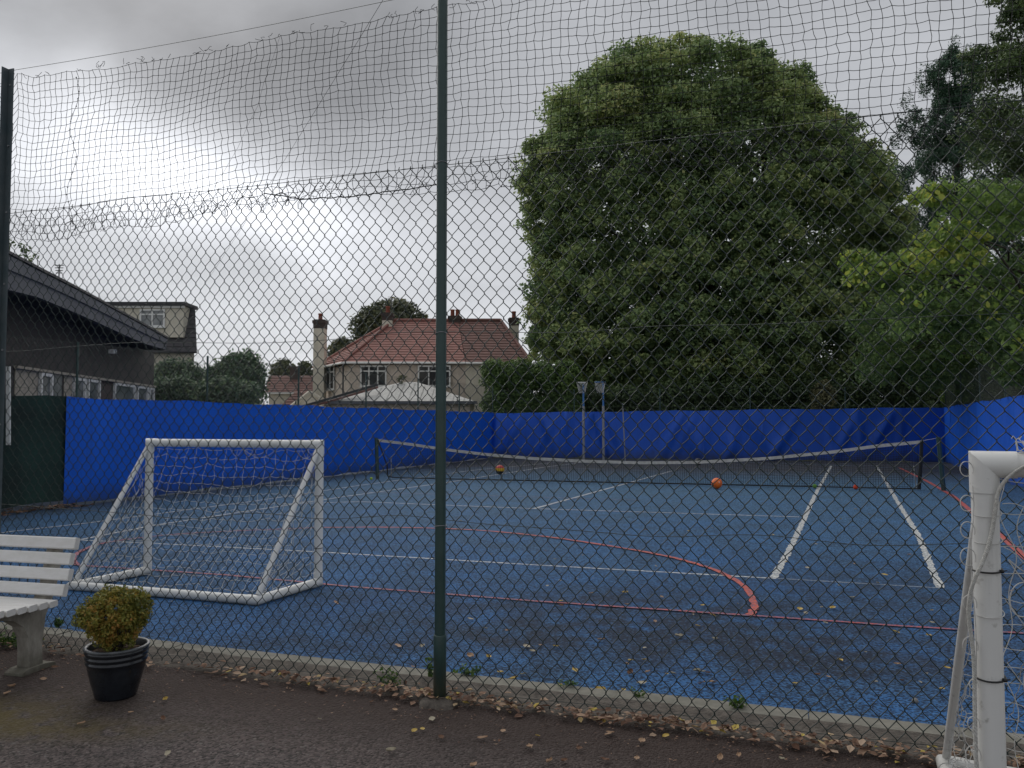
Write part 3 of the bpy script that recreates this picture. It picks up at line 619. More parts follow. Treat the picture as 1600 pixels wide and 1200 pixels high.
# ------------------------------------------------------------------ far fences and windbreaks
def windbreak(name, a, b, za, zb, m, label, folds=1.0, side=-1, zbot=0.03, flat=False):
    d = (b - a); ln = d.length; d.normalize(); nr = Vector((d.y, -d.x, 0)) * side
    nu = int(ln / 0.12); nv = 22; P = np.zeros((nu + 1, nv + 1, 3)); rs = random.Random(int(ln * 100))
    creases = [(rs.uniform(0, ln), rs.uniform(-1.1, 1.1), rs.uniform(0.03, 0.09) * folds, rs.uniform(0.07, 0.2), rs.uniform(.1, .9)) for _ in range(int(ln * 2.2))]
    for i in range(nu + 1):
        u = i * ln / nu
        sag = 0.018 * abs(math.sin(u * math.pi / 1.4)) + 0.012 * math.sin(u * 1.7)
        for j in range(nv + 1):
            v = j / nv; ztop = za + (zb - za) * u / ln - sag
            zbt = zbot + 0.015 * math.sin(u * 2.3) + 0.01 * math.sin(u * 6.1)
            z = zbt + (ztop - zbt) * v
            off = 0.03 * math.sin(u * 0.9) * math.sin(v * 3.1) + 0.012 * math.sin(u * 3.7 + v * 2)
            for cu, sl, am, wd, cv in creases:
                x = (u - cu - sl * (v - cv)) / wd
                if abs(x) < 3: off += am * math.exp(-x * x) * math.exp(-((v - cv) / .45) ** 2) * .8
            P[i, j] = tuple(a + d * u + nr * (off + 0.06) + Vector((0, 0, z)))
    g = MB(); g.slab(P, nr * -1, 0.006); o = g.build(name, m, None, True)
    for k in range(int(ln / 2.0) + 1):
        i0 = min(int(k * 2.0 / 0.12), nu); Q = P[i0] + np.array(nr) * .004
        w_ = np.array(d) * .022; MB().grid(np.stack([Q - w_, Q + w_], 1)).build('seam', m, o)
    for k in range(int(ln / 0.7)):
        i0 = min(int((k + .3) * .7 / 0.12), nu); q = Vector(P[i0, -1]); g = MB()
        g.tube([q + nr * .012 + Vector((0, 0, -.05)), q + nr * .014 + Vector((0, 0, .01)), q - nr * .05 + Vector((0, 0, .05)), q - nr * .06 + Vector((0, 0, -.03))], .005, 5, ref=tuple(d)); g.build('tie', M['cord'], o)
    tag(o, label, 'windbreak'); o['group'] = 'windbreak sheets round the court'
    return o
w1 = windbreak('windbreak_sheet', WL, BL, 1.835, 1.76, M['tarp'], 'blue windbreak sheet along the left side of the court behind the small goal', 0.35, 1)
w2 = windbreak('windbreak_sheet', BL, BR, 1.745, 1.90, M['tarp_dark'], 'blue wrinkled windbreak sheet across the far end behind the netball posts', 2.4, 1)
RN = BR - RD * 15.5
w3 = windbreak('windbreak_sheet', BR, RN, 1.90, 2.0, M['tarp'], 'bright blue windbreak sheet on the right side above the near goal crossbar', 0.7, 1)
GE = WL - LD * 6.0
w4 = windbreak('windbreak_mesh', GE, WL, 1.84, 1.84, M['green_mesh'], 'dark green windbreak mesh at the left end of the blue sheet', 0.3, 1, zbot=0.10)
def far_fence(a, b, label, h=2.9, spacing=2.8, out_=0.0, z0=1.6):
    d = (b - a); ln = d.length; d.normalize(); nr = Vector((-d.y, d.x, 0))
    t = thing('chain_link_fence', label, 'fence', a)
    k = int(ln / spacing); 
    for i in range(k + 1):
        c = a + d * (ln * i / k); MB().tube([c + Vector((0, 0, -.05)), c + Vector((0, 0, h + .02))], 0.022, 8, ref=(1, 0, 0)).build('post', M['fence_green'], t, True)
    g = MB(); dw, dh = 0.075, 0.09; nn_ = int(ln / (dw / 2)); nz2 = int((h - z0) / (dh / 2))
    d3 = np.array(d)
    for i in range(nn_):
        u = i * dw / 2; kk = np.arange(nz2 + 1); right = ((i + kk) % 2 == 0)
        P = np.array(a) + d3 * (u + np.where(right, dw / 2, 0))[:, None]; P[:, 2] = h - kk * dh / 2
        g.tube(P, 0.0018, 3, ref=np.array(nr), cap=False)
    for z in (h, 1.95): g.tube([a + Vector((0, 0, z)), b + Vector((0, 0, z))], 0.003, 3, ref=np.array(nr), cap=False)
    tag(g.build('wire_mesh', M['wire'], t), kind='stuff'); return t
far_fence(GE, BL, 'green chain link fence behind the left blue sheet, in front of the dark hall', 2.75)
far_fence(BL, BR, 'green chain link fence across the far end, in front of the ivy and tree', 2.6)
far_fence(BR, RN, 'green chain link fence behind the right blue sheet under the trees', 2.9)
# white board strip by the green mesh
p = onplane(7, 600, GE - Vector((0, 0, 0)), LD)
q0 = onplane(4, 695, WL, LD); q1 = onplane(4, 573, WL, LD)
g = MB(); g.bar(q0 + Vector((.14, -.08, 0)), q1 + Vector((.14, -.08, 0)), 0.06, 0.03, up=(0, 1, 0))
tag(g.build('white_batten', M['white_paint']), 'narrow white upright batten at the far left edge above the green mesh', 'batten')
# rubbish heap / debris strip at foot of green mesh
g = MB(); 
for _ in range(500):
    u = random.uniform(-5, 0.2); c = WL + LD * u + Vector((random.gauss(.15, .12), random.gauss(-.05, .1), random.uniform(0.0, .05)))
    v = rng.normal(0, 0.04, (4, 3)); v[:, 2] *= .25; g.add(v + np.array(c), np.array([(0, 1, 2, 3)]), random.random() * .6)
tag(g.build('leaf_debris', M['litter']), kind='stuff', label='brown leaf debris along the foot of the green mesh', cat='leaves')

# ------------------------------------------------------------------ tennis net
NL = G(590, 748); NR = G(1475, 767); nd_ = (NR - NL).normalized()
tn = thing('tennis_net', 'tennis net with white headband sagging across the blue court', 'net', (NL + NR) / 2)
nn3 = np.array((-nd_.y, nd_.x, 0))
for px, py, tx, ty in ((590, 748, 588, 684), (1475, 767, 1466, 683)):
    b0 = G(px, py); t0 = onplane(tx, ty, NL, nd_)
    MB().tube([b0 - Vector((0, 0, .05)), t0], 0.045, 14, ref=(1, 0, 0)).build('post', M['fence_green'], tn, True)
tops = [onplane(x, y, NL, nd_) for x, y in ((591, 686), (640, 692), (700, 701), (760, 708), (830, 714), (900, 718), (1000, 721), (1090, 720), (1200, 714), (1300, 704), (1375, 694), (1440, 688))]
bots = [onplane(x, y, NL, nd_) for x, y in ((606, 745), (618, 747), (700, 750), (780, 752), (850, 752), (920, 754), (1000, 757), (1090, 761), (1200, 764), (1300, 766), (1375, 767), (1436, 766))]
def par(pts):
    u = np.array([(Vector((p.x, p.y, 0)) - NL).dot(nd_) for p in pts]); z = np.array([p.z for p in pts]); return u, z
tu, tz = par(tops); bu, bz = par(bots); bz = np.maximum(bz, 0.02)
def netpt(u, z, d=0): return NL + nd_ * u + Vector((-nd_.y, nd_.x, 0)) * d + Vector((0, 0, z))
g = MB(); U = np.linspace(tu[0], tu[-1], 70); Z = np.interp(U, tu, tz)
for sgn in (-1, 1):
    P = np.array([[tuple(netpt(u, z - k, sgn * 0.006 * (1 + .5 * math.sin(u * 9)))) for k in (0, 0.03, 0.065)] for u, z in zip(U, Z)]); g.grid(P)
P = np.array([[tuple(netpt(u, z, -.006)), tuple(netpt(u, z, .006))] for u, z in zip(U, Z)]); g.grid(P)
g.build('headband', M['band'], tn, True)
g = MB(); c_ = 0.05
uu = np.arange(bu[0], bu[-1], c_)
for u in uu: g.tube([netpt(u, np.interp(u, tu, tz) - .05), netpt(u + random.gauss(0, .006), (np.interp(u, tu, tz) + np.interp(u, bu, bz)) / 2), netpt(u, np.interp(u, bu, bz))], 0.0037, 3, ref=nn3, cap=False)
for k in range(1, 20):
    f = k / 20; UU = np.arange(bu[0], bu[-1], .25); ZZ = np.interp(UU, tu, tz) * (1 - f) + np.interp(UU, bu, bz) * f
    g.tube([netpt(u, z) for u, z in zip(UU, ZZ)], 0.0034, 3, ref=nn3, cap=False)
tag(g.build('net_mesh', M['cord'], tn), kind='stuff')
g = MB(); g.tube([netpt(u, z + .01) for u, z in zip(bu, bz)], 0.014, 5, ref=nn3); 
g.tube([netpt(tu[0], tz[0] - .02), netpt(tu[0] + .05, .8), netpt(bu[0] - .03, .35), netpt(bu[0], bz[0] + .01)], 0.018, 6, ref=nn3)
rn = [netpt(tu[-1], tz[-1] - .01), netpt(tu[-1] - .02, .6), netpt(bu[-1], bz[-1])]
g.tube(rn, 0.036, 8, ref=nn3); g.build('side_binding', M['cord'], tn)
g = MB(); g.tube([netpt(tu[-1], tz[-1] - .01), netpt((NR - NL).length - .1, tz[-1] + .045)], 0.004, 5, ref=nn3)
g.tube([netpt(0.35, .55, .02), netpt(.36, 0.01, .02)], 0.008, 5, ref=nn3)
g.tube([netpt((NR-NL).length - .55, .5, .02), netpt((NR-NL).length - .5, 0.01, .02)], 0.006, 5, ref=nn3); g.build('cord', M['band'], tn)

# netball posts
def netball(px, depth, blue_hoop, label, hoopdx=-0.06):
    b = at(px, 700, depth); b.z = 0
    t = thing('netball_post', label, 'netball post', b, 'netball posts at the far end')
    MB().tube([b, b + Vector((0, 0, 1.95))], 0.045, 12, ref=(1, 0, 0)).build('lower_pole', M['pole_grey'], t, True)
    MB().tube([b + Vector((0, 0, 1.95)), b + Vector((0, 0, 2.72))], 0.032, 12, ref=(1, 0, 0)).build('upper_pole', M['pole_blue'], t, True)
    MB().lathe([(0, 0.0), (.28, .0), (.28, .03), (.05, .05), (0, .05)], tuple(b), 20).build('base_plate', M['black_rubber'], t, True)
    c = b + Vector((hoopdx, -.12, 2.78)); R_ = 0.19
    hp = MB().tube([c + Vector((R_ * math.cos(a), R_ * math.sin(a), 0)) for a in np.linspace(0, 2 * math.pi, 25)], 0.012, 6, ref=(0, 0, 1), cap=False).tube([c + Vector((R_ * .6, R_ * .5, 0)), b + Vector((0, 0, 2.68))], 0.01, 6).build('hoop', M['pole_blue'] if blue_hoop else M['white_paint'], t, True)
    g = MB(); k = 12
    for i in range(k):
        for s_ in (-1, 1):
            pts = []
            for j in range(6):
                a = 2 * math.pi * (i + s_ * j * .5) / k; r = R_ * (1 - .09 * j) if j < 5 else R_ * .58
                pts.append(c + Vector((r * math.cos(a), r * math.sin(a), -j * .075)))
            g.tube(pts, 0.005, 3, ref=(.1, .2, 1), cap=False)
    g.build('hoop_net', M['white_cord'], hp)
netball(912, 28.3, False, 'thin netball post with white hoop and long net, left of the two')
netball(943, 28.0, True, 'netball post with blue hoop and thicker pole, right of the two', -0.12)
b = G(976, 715); b = at(976, 700, 28.6); b.z = 0
tag(MB().tube([b + Vector((.02, 0, 0)), b + Vector((-.06, 0, 2.05))], 0.022, 10, ref=(1, 0, 0)).build('pole', M['pole_grey'], None, True), 'bare grey pole leaning slightly by the far blue sheet right of the netball posts', 'pole')

# ------------------------------------------------------------------ goals
def bez(p, q, sag, k, side=Vector((0, 0, 0))):
    return [p.lerp(q, i / k) + Vector((0, 0, -sag * math.sin(math.pi * i / k))) + side * math.sin(math.pi * i / k) for i in range(k + 1)]
def goal(A, B, dpt, h, r, m, label, cell, cw, seed, group=None, rs=0.022, sagk=1.0, tops=None):
    """A, B: ground points under the two uprights; dpt: vector from mouth to rear bar."""
    t = thing('football_goal', label, 'goal', (A + B) / 2, group); rr = random.Random(seed)
    up = Vector((0, 0, 1)); wd = (B - A).normalized(); dn = dpt.normalized()
    for c in (A, B):
        MB().tube([c + up * r, c + up * (h - r)], r, 24, ref=(1, 0, 0)).build('upright', m, t, True)
    MB().tube([A + up * (h - r) + wd * .0, B + up * (h - r)], r, 24, ref=(0, 0, 1)).build('crossbar', m, t, True)
    MB().tube([A + dpt + up * r, B + dpt + up * r], r, 24, ref=(0, 0, 1)).build('rear_bar', m, t, True)
    for c in (A, B):
        MB().tube([c + up * r, c + dpt + up * r], r, 24, ref=(0, 0, 1)).build('side_bar', m, t, True)
        MB().tube([c + up * (h - 2.2 * r) + dn * r * .7, c + dpt + up * (2 * r) - dn * r * .4], rs, 16, ref=tuple(wd)).build('strut', m, t, True)
    for c, dirs in ((A + up * (h - r), (wd, -up)), (B + up * (h - r), (-wd, -up)), (A + up * r, (up, dn)), (B + up * r, (up, dn)), (A + dpt + up * r, (wd, -dn)), (B + dpt + up * r, (-wd, -dn))):
        g = MB()
        d0, d1 = dirs; R2 = r * 1.09; ln = r * 2.3
        # mitred elbow: two sleeves meeting in a corner
        for da, db in ((d0, d1), (d1, d0)):
            an = np.linspace(0, 2 * math.pi, 25)[:-1]; nrm = da.cross(db).normalized(); ring0 = []; ring1 = []
            for a in an:
                off = db * (math.cos(a) * R2) + nrm * (math.sin(a) * R2)
                ring0.append(c + off + da * (math.cos(a) * R2)); ring1.append(c + off + da * ln)
            v = np.array([tuple(q) for q in ring0 + ring1]); k = len(an)
            f = np.array([(i, (i + 1) % k, k + (i + 1) % k, k + i) for i in range(k)]); g.add(v, f)
            v2 = np.array([tuple(q) for q in ring1] + [tuple(c + (Vector(q) - c - da * ln) * .93 + da * ln) for q in ring1]); g.add(v2, f)
        g.build('elbow', m, t, True)
    # net: back panel hung from the crossbar to the rear bar, and two sides
    g = MB(); Wd = (B - A).length; nu = int(Wd / cell); nv = int(1.25 * (h * h + dpt.length ** 2) ** .5 / cell)
    T0 = A + up * (h - 2 * r) ; P = np.zeros((nu + 1, nv + 1, 3))
    for i in range(nu + 1):
        for j in range(nv + 1):
            u, v = i / nu, j / nv
            base = A + wd * (u * Wd)
            top = base + up * (h - 2.1 * r - 0.02 * abs(math.sin(u * 9)))
            bot = base + dpt - dn * (r * 1.6) + up * (0.02)
            p_ = top.lerp(bot, v)
            sag = 0.22 * sagk * math.sin(math.pi * min(1, v * 1.1)) * (1 - .35 * math.cos(2 * math.pi * u))
            p_ = p_ - dn * sag * .55 - up * sag * .25
            p_ += Vector((rr.gauss(0, .008), rr.gauss(0, .01), rr.gauss(0, .010)))
            if p_.z < .015: p_.z = .015 + abs(rr.gauss(0, .01))
            P[i, j] = tuple(p_)
    def cordgrid(P, wig=.012):
        a, b, _ = P.shape
        for L_ in [P[i] for i in range(a)] + [P[:, j] for j in range(b)]:
            Q = np.empty((4 * (len(L_) - 1) + 1, 3)); ph = rr.uniform(0, 6)
            for q in range(4): Q[q::4][:len(L_) - 1] = L_[:-1] * (1 - q / 4) + L_[1:] * (q / 4)
            Q[-1] = L_[-1]
            for q, am in ((1, .7), (2, 1), (3, .7)):
                k = len(Q[q::4]); Q[q::4] += rng.normal(0, wig * .3, (k, 3)) * am; Q[q::4, 2] -= am * wig * .6
            g.tube(Q, cw, 4, ref=(.37, .83, .41), cap=False)
    cordgrid(P)
    for side in (0, 1):
        c = A if side == 0 else B; k1 = int(dpt.length / cell) + 1; k2 = int(h / cell)
        S = np.zeros((k1 + 1, k2 + 1, 3))
        for i in range(k1 + 1):
            for j in range(k2 + 1):
                u, v = i / k1, j / k2; hh = (h - 2.5 * r) * (1 - v) * (1 - u * .93)
                p_ = c + dpt * u * (.96) + up * (hh + .02 + (1 - v) * 0.0) + Vector((rr.gauss(0, .009), rr.gauss(0, .009), rr.gauss(0, .009)))
                p_ += wd * (0.04 if side == 0 else -.04) * math.sin(math.pi * u) 
                if p_.z < .015: p_.z = .015
                S[i, j] = tuple(p_)
        cordgrid(S)
    # gathered, knotted bits under the crossbar
    for k in range(7):
        c = A + wd * rr.uniform(.05, .95) * Wd + up * (h - 2 * r); q = bez(c, c + wd * min(rr.uniform(.1, .4), (B - c).dot(wd) - .03) , rr.uniform(.04, .12), 8); g.tube(q, cw, 4, ref=(0.3, .9, .2), cap=False)
    g.build('net', M['white_cord'], t)
    return t
pl, pr = G(230, 897), G(497, 916); bl_, br_ = G(118, 922), G(397, 945)
dp = ((bl_ - pl) + (br_ - pr)) / 2
g1 = goal(pl, pr, dp, 1.255, 0.036, M['white_pvc'], 'small white plastic football goal standing on the blue court behind the fence, seen from behind', 0.105, 0.0021, 4, 'white football goals', sagk=1.0)
# black ties on goal one
for s_, z in ((pr, .78), (pr, .33), (pl, .95)):
    c = s_ + Vector((0, 0, z)); tie = MB(); tie.tube([c + Vector((.038 * math.cos(a), .038 * math.sin(a), 0.004 * math.sin(a))) for a in np.linspace(0, 6.28, 16)], .003, 5, ref=(0, 0, 1)); tie.build('cable_tie', M['cable_tie'], g1)
st0 = pr + Vector((0, 0, 1.235 - .08)); st1 = pr + dp + Vector((0, 0, .07))
for f in (.32, .55):
    c = st0.lerp(st1, f); tie = MB(); tie.tube([c + Vector((.026 * math.cos(a), .026 * math.sin(a), 0.01 * math.sin(a))) for a in np.linspace(0, 6.28, 14)], .003, 5, ref=(0, 0, 1)); tie.build('cable_tie', M['cable_tie'], g1)
# near goal
GA = Vector((1.252, 2.13, 0)); wd2 = Vector((.886, -.463, 0)).normalized(); dp2 = Vector((0.505, 1.175, 0))
hN = 1.338
g2 = goal(GA, GA + wd2 * 1.83, dp2, hN, 0.0325, M['pvc_near'], 'near white plastic football goal on the path, cut off by the right edge, with black ties round its upright', 0.15, 0.0013, 11, 'white football goals', rs=0.0155, sagk=.8)
g2['label'] = 'near white plastic goal on the path at the right edge, black ties round its upright'
g1['label'] = 'whole small white goal with net, standing on the blue court behind the fence'
g = MB()
for z, d_ in ((1.055, 0), (0.735, .6),):
    pass
for z, tilt in ((1.03, .004), (0.752, .005), (0.45, .004)):
    c = GA + Vector((0, 0, z)); g = MB()
    g.tube([c + Vector((.0362 * math.cos(a), .0362 * math.sin(a), tilt * math.sin(a + .6))) for a in np.linspace(0, 6.28, 30)], .0024, 6, ref=(0, 0, 1), cap=False)
    q = c + Vector((.02, -.032, 0)); g.box(tuple(q - Vector((.004, .004, .004))), tuple(q + Vector((.004, .004, .004))))
    g.tube([q, q + Vector((.012, -.004, .003))], .0016, 5)
    g.build('cable_tie', M['cable_tie'], g2, True)
c = GA + wd2 * .105 + Vector((0, 0, hN - .0345)); g = MB()
g.tube([c + wd2.cross(Vector((0, 0, 1))) * (.0365 * math.cos(a)) + Vector((0, 0, .0365 * math.sin(a))) + wd2 * (-.012 * math.sin(a)) for a in np.linspace(0, 6.28, 30)], .003, 6, ref=tuple(wd2), cap=False); g.build('cable_tie', M['cable_tie'], g2, True)
# rope running down the upright, with cord loops round it
rp = []
for x, y, dd in ((1660, 700, 1.99), (1630, 716, 2.02), (1600, 728, 2.05), (1575, 745, 2.075), (1560, 765, 2.085), (1556, 790, 2.087), (1552, 820, 2.088), (1546, 850, 2.088), (1535, 880, 2.088), (1522, 905, 2.09), (1515, 930, 2.10), (1513, 960, 2.11), (1517, 990, 2.12), (1521, 1020, 2.12), (1523, 1060, 2.12), (1523, 1110, 2.12), (1525, 1180, 2.12), (1526, 1260, 2.12)):
    rp.append(at(x, y, dd))
rp2 = []
for i in range(len(rp) - 1):
    for q in range(5): rp2.append(rp[i].lerp(rp[i+1], q / 5))
rpa = np.array([tuple(q) for q in rp2]); ker = np.ones(5) / 5
for ax in range(3): rpa[:, ax] = np.convolve(np.pad(rpa[:, ax], 2, 'edge'), ker, 'valid')
g = MB()
dense = np.array([rpa[i] * (1 - f) + rpa[i + 1] * f for i in range(len(rpa) - 1) for f in np.linspace(0, 1, 6)[:-1]])
for ph in (0, 2.09, 4.19):
    ang = np.arange(len(dense)) * 0.9 + ph
    off = np.stack([np.cos(ang) * .0026, np.sin(ang) * .0026, 0 * ang], -1); g.tube(dense + off, 0.0031, 6, ref=(.2, 1, .1), cap=False)
g.build('rope', M['rope'], g2, True)
g = MB(); rr = random.Random(5)
for z in (1.29, 1.2, 1.13, 1.06, .94, .83, .73, .63, .55, .47, .38, .3, .2):
    c = GA + Vector((0, 0, z)); rad = .037; k = 26
    q = [c + Vector((rad * math.cos(a), rad * math.sin(a), -.030 * math.cos(a / 2 + 1.0))) for a in np.linspace(-2.9, .2, k)]
    if z in (1.2, .94, 1.13): g.tube(q, .0014, 5, ref=(.1, .2, 1), cap=False)
    lx = c + Vector((-.040, -.01, .01)); R3 = rr.uniform(.010, .019)
    q = [lx + Vector((-R3 * .8 + R3 * math.cos(a), -.004 + .006 * math.sin(a * .5), R3 * 1.25 * math.sin(a) - .006)) for a in np.linspace(-.6, 5.2, 22)]
    g.tube(q, .0013, 5, ref=(.1, 1, .1), cap=False)
q = [GA + Vector((-.043 + .005 * math.sin(z * 17), -.012 + .003 * math.cos(z * 23), z)) for z in np.linspace(0.05, 1.25, 60)]
g.tube(q, .0012, 5, ref=(.1, 1, .1), cap=False)
# frayed tangle on top of the crossbar
top = GA + wd2 * .12 + Vector((0, 0, hN + .004))
for k in range(34):
    p0 = top + wd2 * rr.uniform(-.04, .09) + Vector((0, rr.uniform(-.02, .02), 0)); q = [p0]
    d0 = Vector((rr.uniform(-1, 1), rr.uniform(-.4, .4), rr.uniform(.1, 1.0))).normalized() * .0065
    for j in range(6): d0 = (d0 + Vector((rr.gauss(0, .0045), rr.gauss(0, .003), rr.gauss(-.001, .0045)))).normalized() * .0085; q.append(q[-1] + d0)
    for v_ in q: v_.z = max(v_.z, hN - .002)
    g.tube(q, .0012, 4, ref=(.3, .9, .2), cap=False)
# hanging slack net strands in the mouth
for k in range(3):
    x = .06 + k * .05; q = [GA + wd2 * (x + .012 * math.sin(z * 14 + k * 2) + .01 * math.sin(z * 31 + k)) + dp2 * (.06 + .04 * k) + Vector((0, 0, z)) for z in np.linspace(hN - .06, .05, 60)]
    g.tube(q, .0011, 4, ref=(.3, .9, .1), cap=False)
for k in range(8):
    z = 1.2 - k * .14; q = [GA + wd2 * (.045 + .30 * f) + dp2 * (.08 * f + .03) + Vector((0, 0, z - .09 * math.sin(f * 2.6) + .03 * math.sin(f * 9 + k))) for f in np.linspace(0, 1, 20)]
    g.tube(q, .0011, 4, ref=(.3, .2, .9), cap=False)
q = [GA + wd2 * (.10 + .035 * math.sin(a)) + dp2 * .08 + Vector((0, 0, 1.07 + .03 * math.cos(a * 1.3) - a * .012)) for a in np.linspace(0, 14, 70)]
g.tube(q, .0016, 5, ref=(.3, .9, .2), cap=False)
g.build('net_lacing', M['white_cord'], g2)

# ------------------------------------------------------------------ balls
def sphere(g, c, r, n=20, m=12, mi=0):
    g.lathe([(r * math.sin(math.pi * i / m), -r * math.cos(math.pi * i / m)) for i in range(m + 1)], tuple(c), n, mi)
def ball(px, py, r, m, label, cat='ball', name='ball', seam=None):
    c = G(px, py + r * 0, 0); c.z = r + .003; g = MB(); sphere(g, c, r); t = g.build(name, m, None, True); tag(t, label, cat); 
    return c, t
c = G(1120, 764); c.z = .118
t = thing('ball', 'bright orange ball on the blue court just in front of the tennis net', 'ball', c)
g = MB(); sphere(g, c, .113, 28, 18); sk = g.build('shell', M['orange'], t, True)
g = MB()
for a0 in (0, 1.05, 2.1):
    g.tube([c + Vector((.1135 * math.cos(a) * math.cos(a0), .1135 * math.cos(a) * math.sin(a0), .1135 * math.sin(a))) for a in np.linspace(0, 6.28, 40)], .0022, 4, ref=(-math.sin(a0), math.cos(a0), 0), cap=False)
g.build('seam', M['red_panel'], t)
g = MB(); q = c + Vector((.02, -.108, .03)); 
for k in range(4):
    a0 = k * 1.57; pp = [c + (Vector((.25 + .10 * math.cos(a), -1, .32 + .16 * math.sin(a))).normalized()) * .1142 for a in np.linspace(0, 6.28, 20)]
g.tube(pp, .0028, 4, ref=(0, 1, 0), cap=False); g.build('printed_mark', M['white_paint'], t)
c = G(781, 741); c.z = .125
t = thing('basketball', 'striped red, yellow and black ball lying beyond the tennis net', 'ball', c)
R = .122; m_, n_ = 18, 28
for nm, mtl, fn in (('upper_panels', M['red_panel'], lambda v: v > .62), ('middle_panels', M['yellow'], lambda v: .42 < v <= .62), ('lower_panels', M['black_rubber'], lambda v: v <= .42)):
    idx = [i for i in range(m_ + 1) if fn(i / m_)]; lo = min(idx) if min(idx) == 0 else min(idx) - 1
    pr_ = [(R * math.sin(math.pi * i / m_), -R * math.cos(math.pi * i / m_)) for i in range(lo, max(idx) + 1)]
    MB().lathe(pr_, tuple(c), n_).build(nm, mtl, t, True)
ball(1091, 727, .115, M['black_rubber'], 'dark ball partly hidden by the white headband of the tennis net')
ball(580, 750, .034, M['tennis'], 'yellow tennis ball at the foot of the left net post', name='tennis_ball')
ball(1337, 765, .050, M['tennis_red'], 'small red ball behind the net between the two thick white lines', name='small_ball')
ball(1273, 763, .045, M['tennis_green'], 'small faded green ball behind the net beside the left thick line', name='small_ball')
c = G(1430, 1098); g = MB(); sphere(g, c + Vector((0, 0, .008)), .016, 10, 6); g.v[0][:, 2] = np.maximum(g.v[0][:, 2], .002)
tag(g.build('pebble', M['pebble'], None, True), 'small grey pebble on the blue court left of the near goal', 'pebble')

# ------------------------------------------------------------------ bench
th = math.radians(-14); ba = Vector((-math.cos(th), -math.sin(th), 0)); bb = Vector((-math.sin(th), math.cos(th), 0))   # leftwards along the bench, and towards its back
bb = Vector((math.sin(-th), math.cos(th), 0)); 
if bb.y < 0: bb = -bb
B0 = Vector((-2.555, 4.64, 0))
bench = thing('park_bench', 'white slatted bench on concrete stands beside the fence, cut off by the left edge', 'bench', B0)
def bp_(a, b, z): return B0 + ba * a + bb * b + Vector((0, 0, z))
LNG = 1.7
def slat(a0, b, z, w, h, tilt):
    # w along the tilt direction (upwards for the back, backwards for the seat), h thickness
    ud = bb * math.sin(tilt) + Vector((0, 0, math.cos(tilt))); nd2 = bb * math.cos(tilt) - Vector((0, 0, math.sin(tilt)))
    c = bp_(a0, b, z); e = .006
    prof = [(-w/2 + e, -h/2), (w/2 - e, -h/2), (w/2, -h/2 + e), (w/2, h/2 - e), (w/2 - e, h/2), (-w/2 + e, h/2), (-w/2, h/2 - e), (-w/2, -h/2 + e)]
    g = MB(); g.prism([c + ud * x + nd2 * y for x, y in prof], ba * LNG); g.build('slat', M['bench_white'], bench)
tl = math.radians(14)
for k in range(4): slat(0.0 + .012 * (k % 2), 0.07 - k * .0215, .705 - k * .086, .068, .036, tl)
for k in range(6): slat(0.0, -.09 - k * .071, .392 + .004 * k, .058, .034, math.radians(90 - 3))
for a0 in (.14, LNG - .25):
    # cantilever stand: profile in the back-height plane, extruded along the bench
    pr_ = [(-.105, 0), (-.105, .12), (-.115, .20), (-.15, .27), (-.22, .32), (-.33, .347), (-.47, .352), (-.47, .374), (-.15, .374), (-.03, .374), (.0, .40), (.028, .44), (.098, .728), (.135, .728), (.070, .44), (.03, .36), (.0, .30), (-.02, .15), (-.01, 0)]
    pts = [bp_(a0, b + .0, z) for b, z in pr_]; g = MB(); g.prism(pts, ba * .085); st = g.build('stand', M['bench_concrete'], bench)
    g = MB()
    pr2 = [(-.17, 0), (-.17, .018), (-.13, .034), (-.01, .034), (.06, .022), (.06, 0)]
    g.prism([bp_(a0 - .02, b, z) for b, z in pr2], ba * .125); g.build('foot', M['bench_concrete'], st)
    g = MB(); g.tube([bp_(a0 - .004, -.33, .36), bp_(a0 - .004, -.12, .36)], .014, 8); g.build('bracket', M['bench_concrete'], st)

# ------------------------------------------------------------------ foliage tools
def leaves(g, C_, R_, n, size, flat=0.0, tint=None, aspect=0.62, upb=0.5, tvar=0.18, outc=None):
    """n leaves in each ball (C_, R_), more of them near the ball's skin."""
    C_ = np.asarray(C_, float); K = len(C_); R_ = np.broadcast_to(np.asarray(R_, float).reshape(K, -1), (K, 3)) if np.ndim(R_) else np.full((K, 3), R_)
    d = rng.normal(0, 1, (K, n, 3)); d /= np.linalg.norm(d, axis=2)[..., None]
    rad = rng.uniform(0.25, 1, (K, n, 1)) ** 0.6
    p = C_[:, None, :] + d * rad * R_[:, None, :]
    nr = d * 0.6 + rng.normal(0, .55, (K, n, 3)); nr[..., 2] += upb; nr /= np.linalg.norm(nr, axis=2)[..., None]
    ax = rng.normal(0, 1, (K, n, 3)); ax[..., 2] -= .5; ax -= nr * (ax * nr).sum(-1, keepdims=True); ax /= np.linalg.norm(ax, axis=2)[..., None]
    sdv = np.cross(nr, ax); sz = size * rng.uniform(.65, 1.3, (K, n, 1))
    a = ax * sz * .5; b = sdv * sz * .5 * aspect
    V = np.stack([p - a, p - a * .1 + b - nr * sz * .06, p + a, p - a * .1 - b - nr * sz * .06], 2).reshape(-1, 3)
    f = np.arange(K * n * 4).reshape(-1, 4)
    tc_ = rng.normal(.45, tvar, (K, 1)) if tint is None else np.asarray(tint, float).reshape(K, 1)
    tt = np.clip(tc_ + rng.normal(0, .17, (K, n)), 0, 1).ravel()
    g.add(V, f, tt); return g
